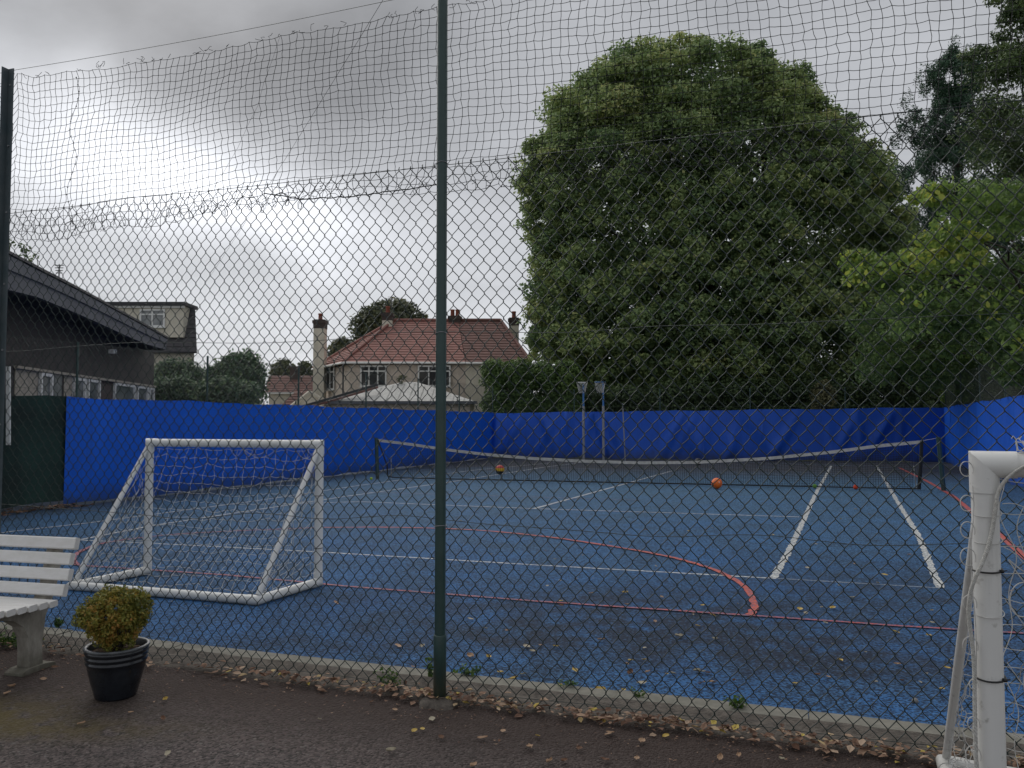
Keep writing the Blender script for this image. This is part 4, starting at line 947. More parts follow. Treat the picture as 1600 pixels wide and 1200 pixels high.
def limb(g, a, b, r0, r1, k=6, wob=.06, n=7):
    a, b = Vector(a), Vector(b); L_ = (b - a).length; P = []
    for i in range(k + 1):
        f = i / k; p = a.lerp(b, f); w = wob * L_ * math.sin(math.pi * f)
        P.append(p + Vector((random.gauss(0, w), random.gauss(0, w), random.gauss(0, w * .5))) * .5 + Vector((0, 0, .06 * L_ * math.sin(math.pi * f))))
    g.tube(P, np.linspace(r0, r1, k + 1), n, cap=False); return P

# ---- big tree: outline of its crown read at its own distance
TD = 38.0
out_px = [(38, 1120, 1160), (52, 1020, 1215), (75, 925, 1255), (105, 882, 1300), (150, 845, 1330), (190, 828, 1375), (240, 815, 1425), (290, 808, 1448), (340, 826, 1450), (390, 842, 1442), (440, 826, 1445), (490, 822, 1450), (535, 822, 1450), (570, 850, 1430), (610, 930, 1420)]
ozs = []; oxl = []; oxr = []
for y, xl, xr in out_px:
    a = at(xl, y, TD); b = at(xr, y, TD); ozs.append(a.z); oxl.append(a.x); oxr.append(b.x)
ozs = np.array(ozs[::-1]); oxl = np.array(oxl[::-1]); oxr = np.array(oxr[::-1])
tree = thing('lime_tree', 'huge broad round-headed deciduous tree towering behind the far blue windbreak', 'tree', (9.6, TD + 3, 0))
cl = []; rd = []; tn_ = []
depthc = TD + 3.0
wts = np.interp(np.linspace(ozs[0], ozs[-1], 200), ozs, oxr - oxl); zsamp = np.linspace(ozs[0], ozs[-1], 200)
for k in range(330):                            # bosses of foliage, each carried by a limb
    z = rng.choice(zsamp, p=wts / wts.sum()); R0 = rng.uniform(.75, 1.55)
    z = min(z, ozs[-1] - R0 * .55); xl, xr = np.interp(z, ozs, oxl), np.interp(z, ozs, oxr)
    hw = (xr - xl) / 2; cxm = (xl + xr) / 2
    ang = rng.uniform(-math.pi, math.pi)
    if math.sin(ang) > .35 and rng.random() < .6: ang = -ang      # more where it faces the court
    if k % 4 == 0: ang = rng.choice([0, math.pi]) + rng.normal(0, .25)
    rx = max(hw * rng.uniform(.90, 1.02) - R0 * .85, .1); ry = rx * .66
    bc = np.array((cxm + rx * math.cos(ang), depthc + ry * math.sin(ang), z)); tb = np.clip(rng.normal(.45, .15), .1, .8)
    for q in range(9):
        d = rng.normal(0, 1, 3) + np.array((math.cos(ang) * .7, math.sin(ang) * .7, .35)); d /= np.linalg.norm(d); rr_ = rng.uniform(.30, .62)
        cl.append(bc + d * np.array((1, 1, .72)) * R0 * rng.uniform(.55, 1.0)); rd.append((rr_ * 1.2, rr_ * 1.2, rr_ * .7)); tn_.append(np.clip(tb + rng.normal(0, .09), 0, .95))
for k in range(900):                            # twigs between the bosses
    z = rng.choice(zsamp, p=wts / wts.sum()); xl, xr = np.interp(z, ozs, oxl), np.interp(z, ozs, oxr); hw = (xr - xl) / 2; ang = rng.uniform(-math.pi, math.pi)
    if math.sin(ang) > .2: ang = -ang
    q = max(hw * rng.uniform(.72, .95) - .6, .1); rr_ = rng.uniform(.5, .95)
    cl.append(np.array(((xl + xr) / 2 + q * math.cos(ang), depthc + q * .66 * math.sin(ang), min(z, ozs[-1] - .5)))); rd.append((rr_ * 1.1, rr_ * 1.1, rr_ * .75)); tn_.append(np.clip(rng.normal(.36, .12), 0, .9))
cl = np.array(cl); rd = np.array(rd)
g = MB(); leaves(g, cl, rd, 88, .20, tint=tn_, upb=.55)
# ragged sprays past the outline
sp = rng.choice(len(cl), 620); ct = np.array(((ozs[0] * 0) + 9.6, depthc, 9.0)); ov = cl[sp] - ct; ov /= np.linalg.norm(ov, axis=1)[:, None]
leaves(g, cl[sp] + ov * rng.uniform(.1, .5, (620, 1)) + rng.normal(0, .2, (620, 3)), np.full((620, 3), .34), 26, .18, tint=np.array(tn_)[sp])
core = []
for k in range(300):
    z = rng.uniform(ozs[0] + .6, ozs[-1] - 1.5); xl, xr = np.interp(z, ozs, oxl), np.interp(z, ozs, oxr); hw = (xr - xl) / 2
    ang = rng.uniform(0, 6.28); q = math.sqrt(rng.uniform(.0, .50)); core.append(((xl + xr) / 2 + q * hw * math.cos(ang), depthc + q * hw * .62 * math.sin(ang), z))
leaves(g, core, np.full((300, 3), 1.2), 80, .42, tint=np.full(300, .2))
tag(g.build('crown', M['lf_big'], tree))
g = MB(); base = Vector((9.6, TD + 3, 0)); P = limb(g, base, base + Vector((.3, 0, 6)), .62, .42, 8, .02, 12)
for k in range(46):
    tgt = Vector(cl[rng.integers(len(cl))]); st_ = base + Vector((.3, 0, random.uniform(2.6, 7)))
    tgt = st_ + (tgt - st_) * .88; limb(g, st_, tgt, .16, .03, 7, .07, 6)
g.build('trunk', M['bark'], tree, True)

def simple_tree(name, label, cat, px0, px1, y0, y1, D, m, n=200, nl=120, rl=(.5, .9), size=.2, shape='round', group=None, tvar=.18, dy=.6, tintc=None, bark=True):
    a, b = at(px0, y1, D), at(px1, y0, D); cxm = (a.x + b.x) / 2; hw = (b.x - a.x) / 2; z0, z1 = a.z, b.z; hz = (z1 - z0) / 2; zc = (z0 + z1) / 2
    t = thing(name, label, cat, (cxm, D, 0), group); cl = []; rd = []
    for k in range(n):
        d = rng.normal(0, 1, 3); d /= np.linalg.norm(d)
        if d[1] > .3 and rng.random() < .7: d[1] = -d[1]
        s_ = rng.uniform(.75, 1) if rng.random() < .8 else rng.uniform(.3, .75); rr_ = rng.uniform(*rl)
        if shape == 'box': d = np.sign(d) * np.abs(d) ** .45
        if shape == 'box': d = np.clip(d, -1, 1)
        cl.append((cxm + d[0] * max(hw - rr_ * .8, .05) * s_, D + d[1] * hw * dy * s_, zc + d[2] * max(hz - rr_ * .6, .05) * s_)); rd.append(rr_)
    g = MB(); leaves(g, cl, np.array(rd)[:, None] * np.array([[1, 1, .8]]), nl, size, tvar=tvar, tint=(None if tintc is None else np.clip(rng.normal(tintc, tvar, n), 0, 1)))
    g.build('crown', m, t)
    if bark:
        g = MB(); base = Vector((cxm, D, 0)); limb(g, base, Vector((cxm, D, max(z0, .5) + hz * .7)), max(.06, hw * .06), max(.04, hw * .03), 6, .03, 9)
        for k in range(14): limb(g, (cxm, D, max(.4, z0 + hz * random.uniform(-.2, .5))), Vector(cl[rng.integers(n)]), max(.02, hw * .02), .01, 5, .05, 5)
        g.build('trunk', M['bark'], t, True)
    return t
# left hedge trees
simple_tree('bushy_tree', 'rounded dark green bushy tree right of the dark hall', 'tree', 225, 345, 556, 660, 27, M['lf_hedge'], 130, 170, (.35, .6), .12)
simple_tree('bushy_tree', 'taller dark green bushy tree in front of the low brown roof', 'tree', 318, 424, 543, 660, 26, M['lf_hedge'], 140, 170, (.35, .6), .12)
simple_tree('hedge', 'dark green hedge filling the gap behind the left blue sheet', 'hedge', 215, 420, 588, 665, 24.5, M['lf_hedge'], 130, 130, (.35, .6), .12, shape='box', dy=.25)
simple_tree('distant_tree', 'distant tree above the low brown roof', 'tree', 418, 470, 559, 615, 80, M['lf_far'], 60, 90, (.5, .9), .32)
simple_tree('distant_tree', 'small distant tree left of the tall free-standing chimney', 'tree', 462, 494, 562, 610, 84, M['lf_far'], 40, 90, (.4, .8), .32)
simple_tree('distant_tree', 'distant round tree rising behind the red roof', 'tree', 543, 676, 462, 575, 66, M['lf_far'], 170, 110, (.6, 1.0), .30)
simple_tree('distant_tree', 'distant bush at the left end of the red roof', 'tree', 508, 570, 525, 590, 64, M['lf_far'], 60, 110, (.5, .9), .28)
# ivy block
simple_tree('ivy_bush', 'dense square-topped ivy bush behind the far blue sheet left of the netball posts', 'bush', 748, 838, 556, 664, 33.5, M['lf_ivy'], 190, 260, (.3, .55), .115, shape='box')
simple_tree('ivy_bush', 'lower ivy bush directly behind the netball hoops', 'bush', 818, 912, 562, 664, 34, M['lf_ivy'], 190, 230, (.3, .55), .12, shape='box')
# dark undergrowth behind the big tree and its shade
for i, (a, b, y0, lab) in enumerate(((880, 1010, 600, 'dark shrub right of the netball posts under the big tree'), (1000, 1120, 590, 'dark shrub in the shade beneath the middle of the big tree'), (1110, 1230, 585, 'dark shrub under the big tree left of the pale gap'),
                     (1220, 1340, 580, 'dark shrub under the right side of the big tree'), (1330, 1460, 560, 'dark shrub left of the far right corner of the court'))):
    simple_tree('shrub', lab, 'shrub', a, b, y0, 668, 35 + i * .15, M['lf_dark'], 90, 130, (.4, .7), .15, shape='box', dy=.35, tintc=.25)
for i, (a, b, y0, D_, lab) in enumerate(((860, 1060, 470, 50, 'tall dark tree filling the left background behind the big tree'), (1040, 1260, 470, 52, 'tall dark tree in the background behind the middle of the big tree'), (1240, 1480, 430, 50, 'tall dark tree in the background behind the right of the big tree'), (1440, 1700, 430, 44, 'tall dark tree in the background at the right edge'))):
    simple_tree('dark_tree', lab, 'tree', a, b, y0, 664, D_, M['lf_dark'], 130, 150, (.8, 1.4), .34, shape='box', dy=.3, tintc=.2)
# ---- conifer
t = thing('conifer_tree', 'dark blue-green conifer with feathery drooping tips right of the big tree', 'tree', (at(1500, 300, 46).x, 46, 0))
g = MB(); cl = []; rd = []; cxm = at(1497, 300, 46).x; ztop = at(1500, 84, 46).z; z0 = at(1500, 350, 46).z; zlow = 3
for k in range(1150):
    f = rng.random() ** .75; z = ztop - f * (ztop - zlow); w = 0.45 + 4.3 * min(1, f * 2.5) ** .8
    if f < .5: w *= .80 + .45 * math.sin(z * 2.1)
    ang = rng.uniform(0, 6.28); r_ = w * rng.uniform(.5, 1)
    cl.append((cxm + r_ * math.cos(ang), 46 + r_ * math.sin(ang) * .8, z)); rd.append((.33, .33, .5))
leaves(g, cl, np.array(rd) * 1.1, 120, .22, aspect=.30, upb=-.1)
# leading tips
tips = []
for x, y in ((1492, 68), (1490, 80), (1494, 100), (1440, 112), (1436, 128), (1445, 145), (1418, 152), (1412, 165), (1425, 180), (1545, 95), (1560, 110), (1530, 85), (1410, 210), (1470, 120), (1515, 80)):
    tips.append(tuple(at(x, y, 45.5)))
leaves(g, tips, np.full((len(tips), 3), .45) * np.array([[.8, .8, 1.2]]), 90, .17, aspect=.28, upb=-.1)
g.build('crown', M['lf_con'], t)
g = MB(); limb(g, (cxm, 46, 0), (cxm, 46, ztop - .5), .35, .04, 8, .01, 9)
for k in range(30): limb(g, (cxm, 46, rng.uniform(5, 15)), cl[rng.integers(len(cl))], .06, .015, 4, .04, 5)
g.build('trunk', M['bark'], t, True)

# ---- evergreen at the top right and bright-leaved branches over the court
def cluster_tree(name, label, trunk, groups, m, nl, size, big_leaf=None, tv=.18, aspect=.62, up=.4):
    t = thing(name, label, 'tree', trunk); g = MB(); allc = []
    for (px0, px1, y0, y1, D0, D1, k, r0, r1, ti) in groups:
        c = []; r = []
        for _ in range(k):
            q = at(rng.uniform(px0, px1), rng.uniform(y0, y1), rng.uniform(D0, D1)); c.append(tuple(q)); r.append(rng.uniform(r0, r1))
        allc += c; leaves(g, c, np.array(r)[:, None] * np.array([[1.15, 1.0, .62]]), nl, size, tint=np.clip(rng.normal(ti, tv, k), 0, 1), aspect=aspect, upb=up)
    g.build('crown', m, t); g = MB(); tz = max(c[2] for c in allc)
    limb(g, trunk, Vector(trunk) + Vector((.2, .2, tz * .8)), .22, .08, 8, .02, 10)
    for k in range(34):
        c = allc[rng.integers(len(allc))]; limb(g, Vector(trunk) + Vector((.05, .05, rng.uniform(.25, .75) * tz)), c, .05, .010, 8, .05, 6)
    g.build('trunk', M['bark'], t, True); return t, allc
tr = at(1640, 640, 26); tr.z = 0
cluster_tree('evergreen_tree', 'tall dark evergreen with small leathery leaves rising out of the top right corner', tr,
    [(1575, 1760, -120, 120, 24, 28, 120, .4, .8, .35), (1552, 1620, -10, 30, 24, 26, 14, .2, .35, .4), (1530, 1740, 100, 330, 24, 29, 150, .4, .8, .4), (1505, 1570, 75, 130, 25, 27, 14, .22, .4, .35), (1560, 1640, 20, 110, 24, 26, 28, .22, .45, .5), (1500, 1600, 150, 260, 26, 29, 30, .3, .6, .35), (1545, 1740, 300, 620, 24, 30, 160, .5, .9, .3)], M['lf_dark'], 120, .13, aspect=.5)
tr = at(1620, 640, 20); tr.z = 0; tr.x += 1
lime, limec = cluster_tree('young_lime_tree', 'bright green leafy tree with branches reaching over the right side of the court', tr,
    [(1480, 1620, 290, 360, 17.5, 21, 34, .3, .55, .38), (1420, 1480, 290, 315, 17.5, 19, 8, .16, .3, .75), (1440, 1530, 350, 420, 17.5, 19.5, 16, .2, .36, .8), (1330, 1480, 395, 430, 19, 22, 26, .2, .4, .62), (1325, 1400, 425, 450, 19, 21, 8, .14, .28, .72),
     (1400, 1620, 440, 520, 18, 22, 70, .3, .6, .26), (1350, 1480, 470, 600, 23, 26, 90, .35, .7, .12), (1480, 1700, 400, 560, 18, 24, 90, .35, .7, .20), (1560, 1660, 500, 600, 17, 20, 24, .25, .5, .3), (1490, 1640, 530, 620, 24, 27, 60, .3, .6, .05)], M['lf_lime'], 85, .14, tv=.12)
# single large leaves that stand clear at the branch tips
lm = bpy.data.meshes.new('leaf'); 
lv = [(0, -.5, 0), (.28, -.32, .03), (.40, 0, .05), (.2, .35, .03), (0, .55, -.06), (-.2, .35, .03), (-.40, 0, .05), (-.28, -.32, .03), (0, -.05, -.03)]
lm.from_pydata(lv, [], [(0, 1, 8), (1, 2, 8), (2, 3, 8), (3, 4, 8), (4, 5, 8), (5, 6, 8), (6, 7, 8), (7, 0, 8)]); lm.update()
at2 = lm.attributes.new('tint', 'FLOAT', 'FACE'); at2.data.foreach_set('value', [.8] * 8); lm.materials.append(M['lf_lime'])
lm2 = lm.copy(); lm2.attributes['tint'].data.foreach_set('value', [.62] * 8); lm3 = lm.copy(); lm3.attributes['tint'].data.foreach_set('value', [.95] * 8)
k = 0
for (x0, x1, y0, y1, D_, cnt) in ((1425, 1475, 295, 315, 17.4, 22), (1468, 1520, 340, 385, 17.4, 30), (1322, 1410, 410, 450, 18.8, 40), (1480, 1540, 400, 460, 17.5, 40), (1380, 1450, 395, 415, 18.8, 22), (1530, 1600, 450, 500, 17.5, 34), (1560, 1600, 510, 550, 17, 16), (1400, 1480, 450, 480, 18, 26)):
    for _ in range(cnt):
        o = bpy.data.objects.new('leaf', (lm, lm2, lm2, lm3)[int(rng.integers(4))] if rng.random() < .95 else lm3); C.objects.link(o); o.parent = lime; o.matrix_parent_inverse = Matrix.Translation(lime.location).inverted()
        o.location = at(rng.uniform(x0, x1), rng.uniform(y0, y1), D_ + rng.uniform(-.3, .3)); s_ = rng.uniform(.10, .17); o.scale = (s_, s_, s_)
        o.rotation_euler = (rng.uniform(.3, 1.6), rng.uniform(-.7, .7), rng.uniform(0, 6.28))
simple_tree('background_tree', 'mid green tree filling the gap between the big tree and the bright-leaved tree', 'tree', 1385, 1500, 345, 660, 43, M['lf_dark'], 150, 150, (.5, .9), .22, tintc=.55)
simple_tree('light_shrub', 'pale green shrub just above the far right corner of the blue sheet', 'shrub', 1468, 1512, 582, 650, 29.6, M['lf_lime'], 30, 100, (.15, .3), .10, tintc=.35)
simple_tree('light_shrub', 'faded yellowish shrub in the gap beneath the big tree', 'shrub', 1262, 1306, 590, 655, 33.6, M['lf_far'], 26, 90, (.2, .4), .12, tintc=.95)

# ------------------------------------------------------------------ background buildings
def courses(g, A, B, C1, D1, step=.30, lift=.045):
    """tile courses on the roof plane A-B (eaves) to D1-C1 (top): overlapping rows with a real lip"""
    A, B, C1, D1 = map(Vector, (A, B, C1, D1)); L_ = ((D1 - A).length + (C1 - B).length) / 2; k = max(2, int(L_ / step)); nrm = (B - A).cross(D1 - A).normalized()
    if nrm.z < 0: nrm = -nrm
    for i in range(k):
        a, b = A.lerp(D1, i / k), B.lerp(C1, i / k); a2, b2 = A.lerp(D1, min(1, (i + 1.08) / k)), B.lerp(C1, min(1, (i + 1.08) / k))
        e = nrm * lift
        g.add([tuple(a + e), tuple(b + e), tuple(b2), tuple(a2), tuple(a), tuple(b)], np.array([(0, 1, 2, 3), (4, 5, 1, 0)]), rng.random())
    return g
def window(parent, c, ux, w, h, cols=3, top=.3, fr=.07, m=None, nrm=None):
    """casement window centred at c on a wall running along ux; nrm points outwards"""
    up = Vector((0, 0, 1)); nrm = nrm or Vector((ux.y, -ux.x, 0)); g = MB()
    P_ = lambda x, z, d: c + ux * x + up * z + nrm * d
    def b_(x0, x1, z0, z1, d0, d1): g.prism([P_(x0, z0, d0), P_(x1, z0, d0), P_(x1, z1, d0), P_(x0, z1, d0)], nrm * (d1 - d0))
    b_(-w/2, w/2, h/2 - fr, h/2, .0, .06); b_(-w/2, w/2, -h/2, -h/2 + fr, .0, .06); b_(-w/2, -w/2 + fr, -h/2 + fr, h/2 - fr, .001, .058); b_(w/2 - fr, w/2, -h/2 + fr, h/2 - fr, .001, .058)
    for i in range(1, cols): x = -w/2 + w * i / cols; b_(x - fr * .45, x + fr * .45, -h/2 + fr, h/2 - fr, .002, .056)
    if top: z = h/2 - h * top; b_(-w/2 + fr, w/2 - fr, z - fr * .4, z + fr * .4, .003, .054)
    f = g.build('window', M['white_paint'], parent)
    zs = [(-h/2 + fr, h/2 - h * top), (h/2 - h * top, h/2 - fr)] if top else [(-h/2 + fr, h/2 - fr)]
    for i in range(cols):
        for z0_, z1_ in zs:
            g = MB(); x0, x1 = -w/2 + w * i / cols, -w/2 + w * (i + 1) / cols; g.prism([P_(x0 + .02, z0_, .012), P_(x1 - .02, z0_, .012), P_(x1 - .02, z1_, .012), P_(x0 + .02, z1_, .012)], nrm * .01); g.build('pane', m or M['glass'], f)
    g = MB(); g.prism([P_(-w/2 - .05, -h/2 - .05, .002), P_(w/2 + .05, -h/2 - .05, .002), P_(w/2 + .05, -h/2 - .003, .002), P_(-w/2 - .05, -h/2 - .003, .002)], nrm * .1); g.build('sill', M['white_paint'], f)
    return f
def chimney(parent, c, w, ztop, zb, cap=.5, pots=1, m=None, d=.6, potlen=.45):
    g = MB(); g.box((c.x - w/2, c.y - d/2, zb), (c.x + w/2, c.y + d/2, ztop - cap)); ch = g.build('chimney', m or M['render_cream'], parent)
    g = MB(); g.box((c.x - w/2 - .02, c.y - d/2 - .02, ztop - cap), (c.x + w/2 + .02, c.y + d/2 + .02, ztop - cap * .45)); g.box((c.x - w/2 - .07, c.y - d/2 - .07, ztop - cap * .45), (c.x + w/2 + .07, c.y + d/2 + .07, ztop - .06)); g.box((c.x - w/2, c.y - d/2, ztop - .06), (c.x + w/2, c.y + d/2, ztop)); g.build('chimney_head', M['dark_brick'], ch)
    for i in range(pots):
        x = c.x + (i - (pots - 1) / 2) * .32; g = MB(); g.lathe([(.14, ztop), (.12, ztop + potlen * .8), (.15, ztop + potlen * .85), (.14, ztop + potlen), (.08, ztop + potlen)], (x, c.y, 0), 12); g.build('chimney_pot', M['pot'], ch, True)
    return ch
# --- semi-detached house with red and brown roof
HD = 46.0
e0 = at(536, 566, HD); e1 = at(727, 566, HD + .2); e2 = at(830, 566, HD + .4); er = at(489, 576, HD + 5.8)
ez = e0.z; e1.z = e2.z = er.z = ez
house = thing('semi_detached_house', 'pebbledashed semi-detached house with half red, half brown tiled roof', 'house', ((e0.x + e2.x) / 2, HD + 3, 0))
dl = (er - e0).normalized(); bk = Vector((-.2, 9.5, 0))
bw = e2 + Vector((0, 9.5, 0)); bl2 = er + Vector((2.5, 4, 0))
inset = .35
w0, w1_, w2_ = e0 + Vector((.32, .3, 0)), e1 + Vector((0, .3, 0)), e2 + Vector((-.3, .3, 0)); wr = er + Vector((.4, -.1, 0))
def wall(parent, pts, z0, z1, m, name='wall'):
    g = MB(); g.prism([Vector((p.x, p.y, z0)) for p in pts], (0, 0, z1 - z0)); return g.build(name, m, parent)
wall(house, [w0, w1_, w1_ + Vector((0, 9, 0)), wr + Vector((0, 3.5, 0)), wr], -.05, ez - .12, M['pebbledash'])
wall(house, [w1_ + Vector((.002, 0.02, 0)), w2_, w2_ + Vector((0, 9, 0)), w1_ + Vector((.002, 9, 0))], -.05, ez - .12, M['render_cream'])
r0 = at(616, 502, HD + 4.8); r1 = at(716, 504, HD + 4.8); r2 = at(782, 506, HD + 4.8); rz = r0.z; r1.z = r2.z = rz
g = MB(); courses(g, e0, e1, r1, r0, .33, .035); red = g.build('roof', M['red_tile'], house); red['label'] = 'red tiled left half of the roof'
g = MB(); courses(g, er, e0, r0, r0 + Vector((-.05, .05, 0)), .33, .06); g.build('hip', M['red_tile'], red)
g = MB(); courses(g, e1 + Vector((.03, 0, 0)), e2, r2, r1 + Vector((.03, 0, 0)), .33, .035); brn = g.build('roof', M['brown_tile'], house); brn['label'] = 'brown tiled right half of the roof'
g = MB(); courses(g, e2, e2 + Vector((0, 9.5, 0)), r2 + Vector((.03, .1, 0)), r2 + Vector((0.03, 0, 0)), .33, .06); g.build('hip', M['brown_tile'], brn)
g = MB(); bkA, bkB = er + Vector((0, 4, 0)), e2 + Vector((0, 9.5, 0)); g.add([tuple(bkA), tuple(bkB), tuple(r2 + Vector((0, .1, 0))), tuple(r0 + Vector((0, .1, 0))), tuple(er)], [[0, 1, 2, 3], [4, 0, 3]]); g.build('rear_roof', M['brown_tile'], house)
g = MB(); g.tube([er + Vector((0, 0, .06)), r0.lerp(er, .5) + Vector((0, 0, .12)), r0 + Vector((0, 0, .1))], .09, 6); g.tube([r0 + Vector((0, 0, .08)), r1 + Vector((0, 0, .08))], .11, 6, ref=(0, 0, 1)); g.tube([e0 + Vector((0, 0, .07)), r0 + Vector((0, 0, .1))], .09, 6); g.build('ridge_tiles', M['red_tile'], red)
g = MB(); g.tube([r1 + Vector((0.1, 0, .08)), r2 + Vector((0, 0, .08))], .11, 6, ref=(0, 0, 1)); g.tube([e2 + Vector((0, 0, .07)), r2 + Vector((0, 0, .1))], .09, 6); g.build('ridge_tiles', M['brown_tile'], brn)
g = MB(); g.tube([e0 + Vector((0, -.08, -.04)), e1 + Vector((0, -.08, -.04))], .07, 8, ref=(0, 0, 1)); g.build('gutter', M['white_paint'], house, True)
g = MB(); g.tube([e1 + Vector((0.02, -.08, -.05)), e2 + Vector((0, -.08, -.05))], .07, 8, ref=(0, 0, 1)); g.build('gutter', M['white_paint'], house, True)
g = MB(); g.tube([er + Vector((-.05, -.05, -.04)), e0 + Vector((-.05, -.05, -.04))], .07, 8, ref=(0, 0, 1)); g.build('gutter', M['white_paint'], house, True)
g = MB(); q = at(536, 600, HD + .22); g.tube([Vector((q.x, q.y, ez - .1)), Vector((q.x, q.y, 0))], .05, 6, ref=(1, 0, 0)); g.build('drainpipe', M['lead'], house, True)
for x0, x1 in ((563, 604), (653, 704)):
    a, b = at(x0, 571, HD + .3), at(x1, 604, HD + .3); c = (a + b) / 2; c.y = HD + .3 - .003; window(house, c, Vector((1, 0, 0)), b.x - a.x, a.z - b.z, 3, .27, .085)
ww = (w0 - wr).normalized(); c = wr.lerp(w0, .45) + Vector((-.05, -.0, 0)); c.z = at(510, 590, HD + 3).z; window(house, c + Vector((ww.y, -ww.x, 0)) * .02, ww, 1.6, 1.5, 2, .27, .085)
q = at(500, 600, HD + 3.6); g = MB()
chimney(house, Vector((at(500, 560, HD + 3.5).x, HD + 3.5, 0)), at(509, 560, HD + 3.5).x - at(492, 560, HD + 3.5).x, at(500, 500, HD + 3.5).z, 0, .55, 1, M['render_cream'], .7, .4)
for px, ytop, D_, w_, pts_ in ((606, 489, HD + 4.4, .62, 1), (711, 494, HD + 4.9, .75, 2), (803, 497, HD + 4.5, .62, 1)):
    q = at(px, ytop, D_); chimney(house, Vector((q.x, D_, 0)), w_, q.z, rz - 1.6, .5, pts_, M['render_cream'] if px != 803 else M['render_cream'], .6, .42)
# aerial on the chimney stack
q = at(612, 462, HD + 4.5); g = MB(); g.tube([Vector((q.x, HD + 4.5, rz)), q], .02, 5, ref=(1, 0, 0))
for k in range(4): g.tube([q + Vector((-.25 + .05 * k, 0, -.08 - .1 * k)), q + Vector((.3 - .05 * k, 0, -.08 - .1 * k))], .012, 4, ref=(0, 0, 1))
g.build('aerial', M['lead'], house)
# --- outbuilding with pale roof
OD = 38.0
ob = thing('outbuilding', 'low outbuilding with pale hipped sheet roof in front of the house', 'building', (at(630, 620, OD).x, OD, 0))
a0, a1 = at(497, 633, OD), at(742, 628, OD); ap = at(628, 597, OD + 3); za = at(620, 627, OD).z; a0.z = a1.z = za; ap.z = at(628, 597, OD + 3).z
ap2 = ap + Vector((.8, 0, 0)); bkp = Vector((0, 5, 0))
g = MB(); g.add([tuple(a0), tuple(a1), tuple(ap2), tuple(ap), tuple(a0 + bkp), tuple(a1 + bkp)], [[0, 1, 2, 3], [1, 5, 2], [4, 0, 3], [5, 4, 3, 2]]); rf = g.build('roof', M['white_roof'], ob)
g = MB()
for k in range(13):
    f = (k + 1) / 14; x = a0.lerp(a1, f); 
    tt = f / .53 if f < .53 else (1 - f) / .47
    g.tube([x + Vector((0, 0, .02)), x + (ap.lerp(ap2, .5) - a0.lerp(a1, .53)) * min(tt, 1) + Vector((0, 0, .02))], .02, 4)
g.build('roof_rib', M['white_roof'], rf)
g = MB(); g.bar(a0 + Vector((-.1, -.03, -.06)), a1 + Vector((.1, -.03, -.06)), .05, .14); g.build('gutter', M['fascia'], ob)
wall(ob, [a0 + Vector((.25, .25, 0)), a1 + Vector((-.25, .25, 0)), a1 + Vector((-.25, 4.8, 0)), a0 + Vector((.25, 4.8, 0))], -.05, za - .02, M['pebbledash'])
# verge of the lean-to left of it
g = MB(); p0, p1 = at(452, 641, OD - 1), at(590, 601, OD + 1); g.bar(p0, p1, .14, .12); g.bar(p0 + Vector((0, .1, -.12)), p1 + Vector((0, .1, -.12)), .1, .1, mi=1)
g.build('verge', [M['lead'], M['red_tile']], ob)
g = MB(); g.bar(at(449, 639, OD), at(484, 612, OD + 1), .12, .12); g.bar(at(484, 612, OD + 1) , at(500, 622, OD + 1), .12, .12); g.add([tuple(at(449, 642, OD + .3)), tuple(at(505, 642, OD + .3)), tuple(at(500, 624, OD + 1.1)), tuple(at(484, 615, OD + 1.1))], [[0, 1, 2, 3]]); g.build('lean_to_gable', M['render_cream'], ob)
# growth on the roof
simple_tree('roof_weed', 'small weed growing at the apex of the pale outbuilding roof', 'plant', 618, 638, 582, 602, OD + 2.8, M['lf_far'], 5, 26, (.1, .2), .12, bark=False)
# --- low brown-roofed house
LDp = 58.0
lh = thing('bungalow', 'low house with brown roof and cream wall left of the free-standing chimney', 'house', (at(455, 620, LDp).x, LDp, 0))
a, b = at(414, 613, LDp), at(490, 613, LDp); c_, d_ = at(420, 587, LDp + 3), at(489, 587, LDp + 3); b.z = a.z; d_.z = c_.z
g = MB(); courses(g, a, b, d_, c_, .33, .05); g.build('roof', M['brown_tile'], lh)
g = MB(); g.add([tuple(c_), tuple(d_), tuple(b + Vector((0, 6, 0))), tuple(a + Vector((0, 6, 0)))], [[0, 1, 2, 3]]); g.build('rear_roof', M['brown_tile'], lh)
wall(lh, [a + Vector((.2, .3, 0)), b + Vector((-.2, .3, 0)), b + Vector((-.2, 5.7, 0)), a + Vector((.2, 5.7, 0))], -.05, a.z - .05, M['render_cream'])
g = MB(); g.bar(a + Vector((0, -.02, -.06)), b + Vector((0, -.02, -.06)), .06, .12); g.build('gutter', M['white_paint'], lh)
q = at(461, 573, LDp + 2.5); chimney(lh, Vector((q.x, LDp + 2.5, 0)), .6, q.z, a.z, .3, 0, M['dark_brick'])
g = MB(); courses(g, at(432, 641, 52), at(470, 641, 52), at(486, 612, 54), at(462, 612, 54), .33, .05); g.build('lean_to_roof', M['brown_tile'], lh)
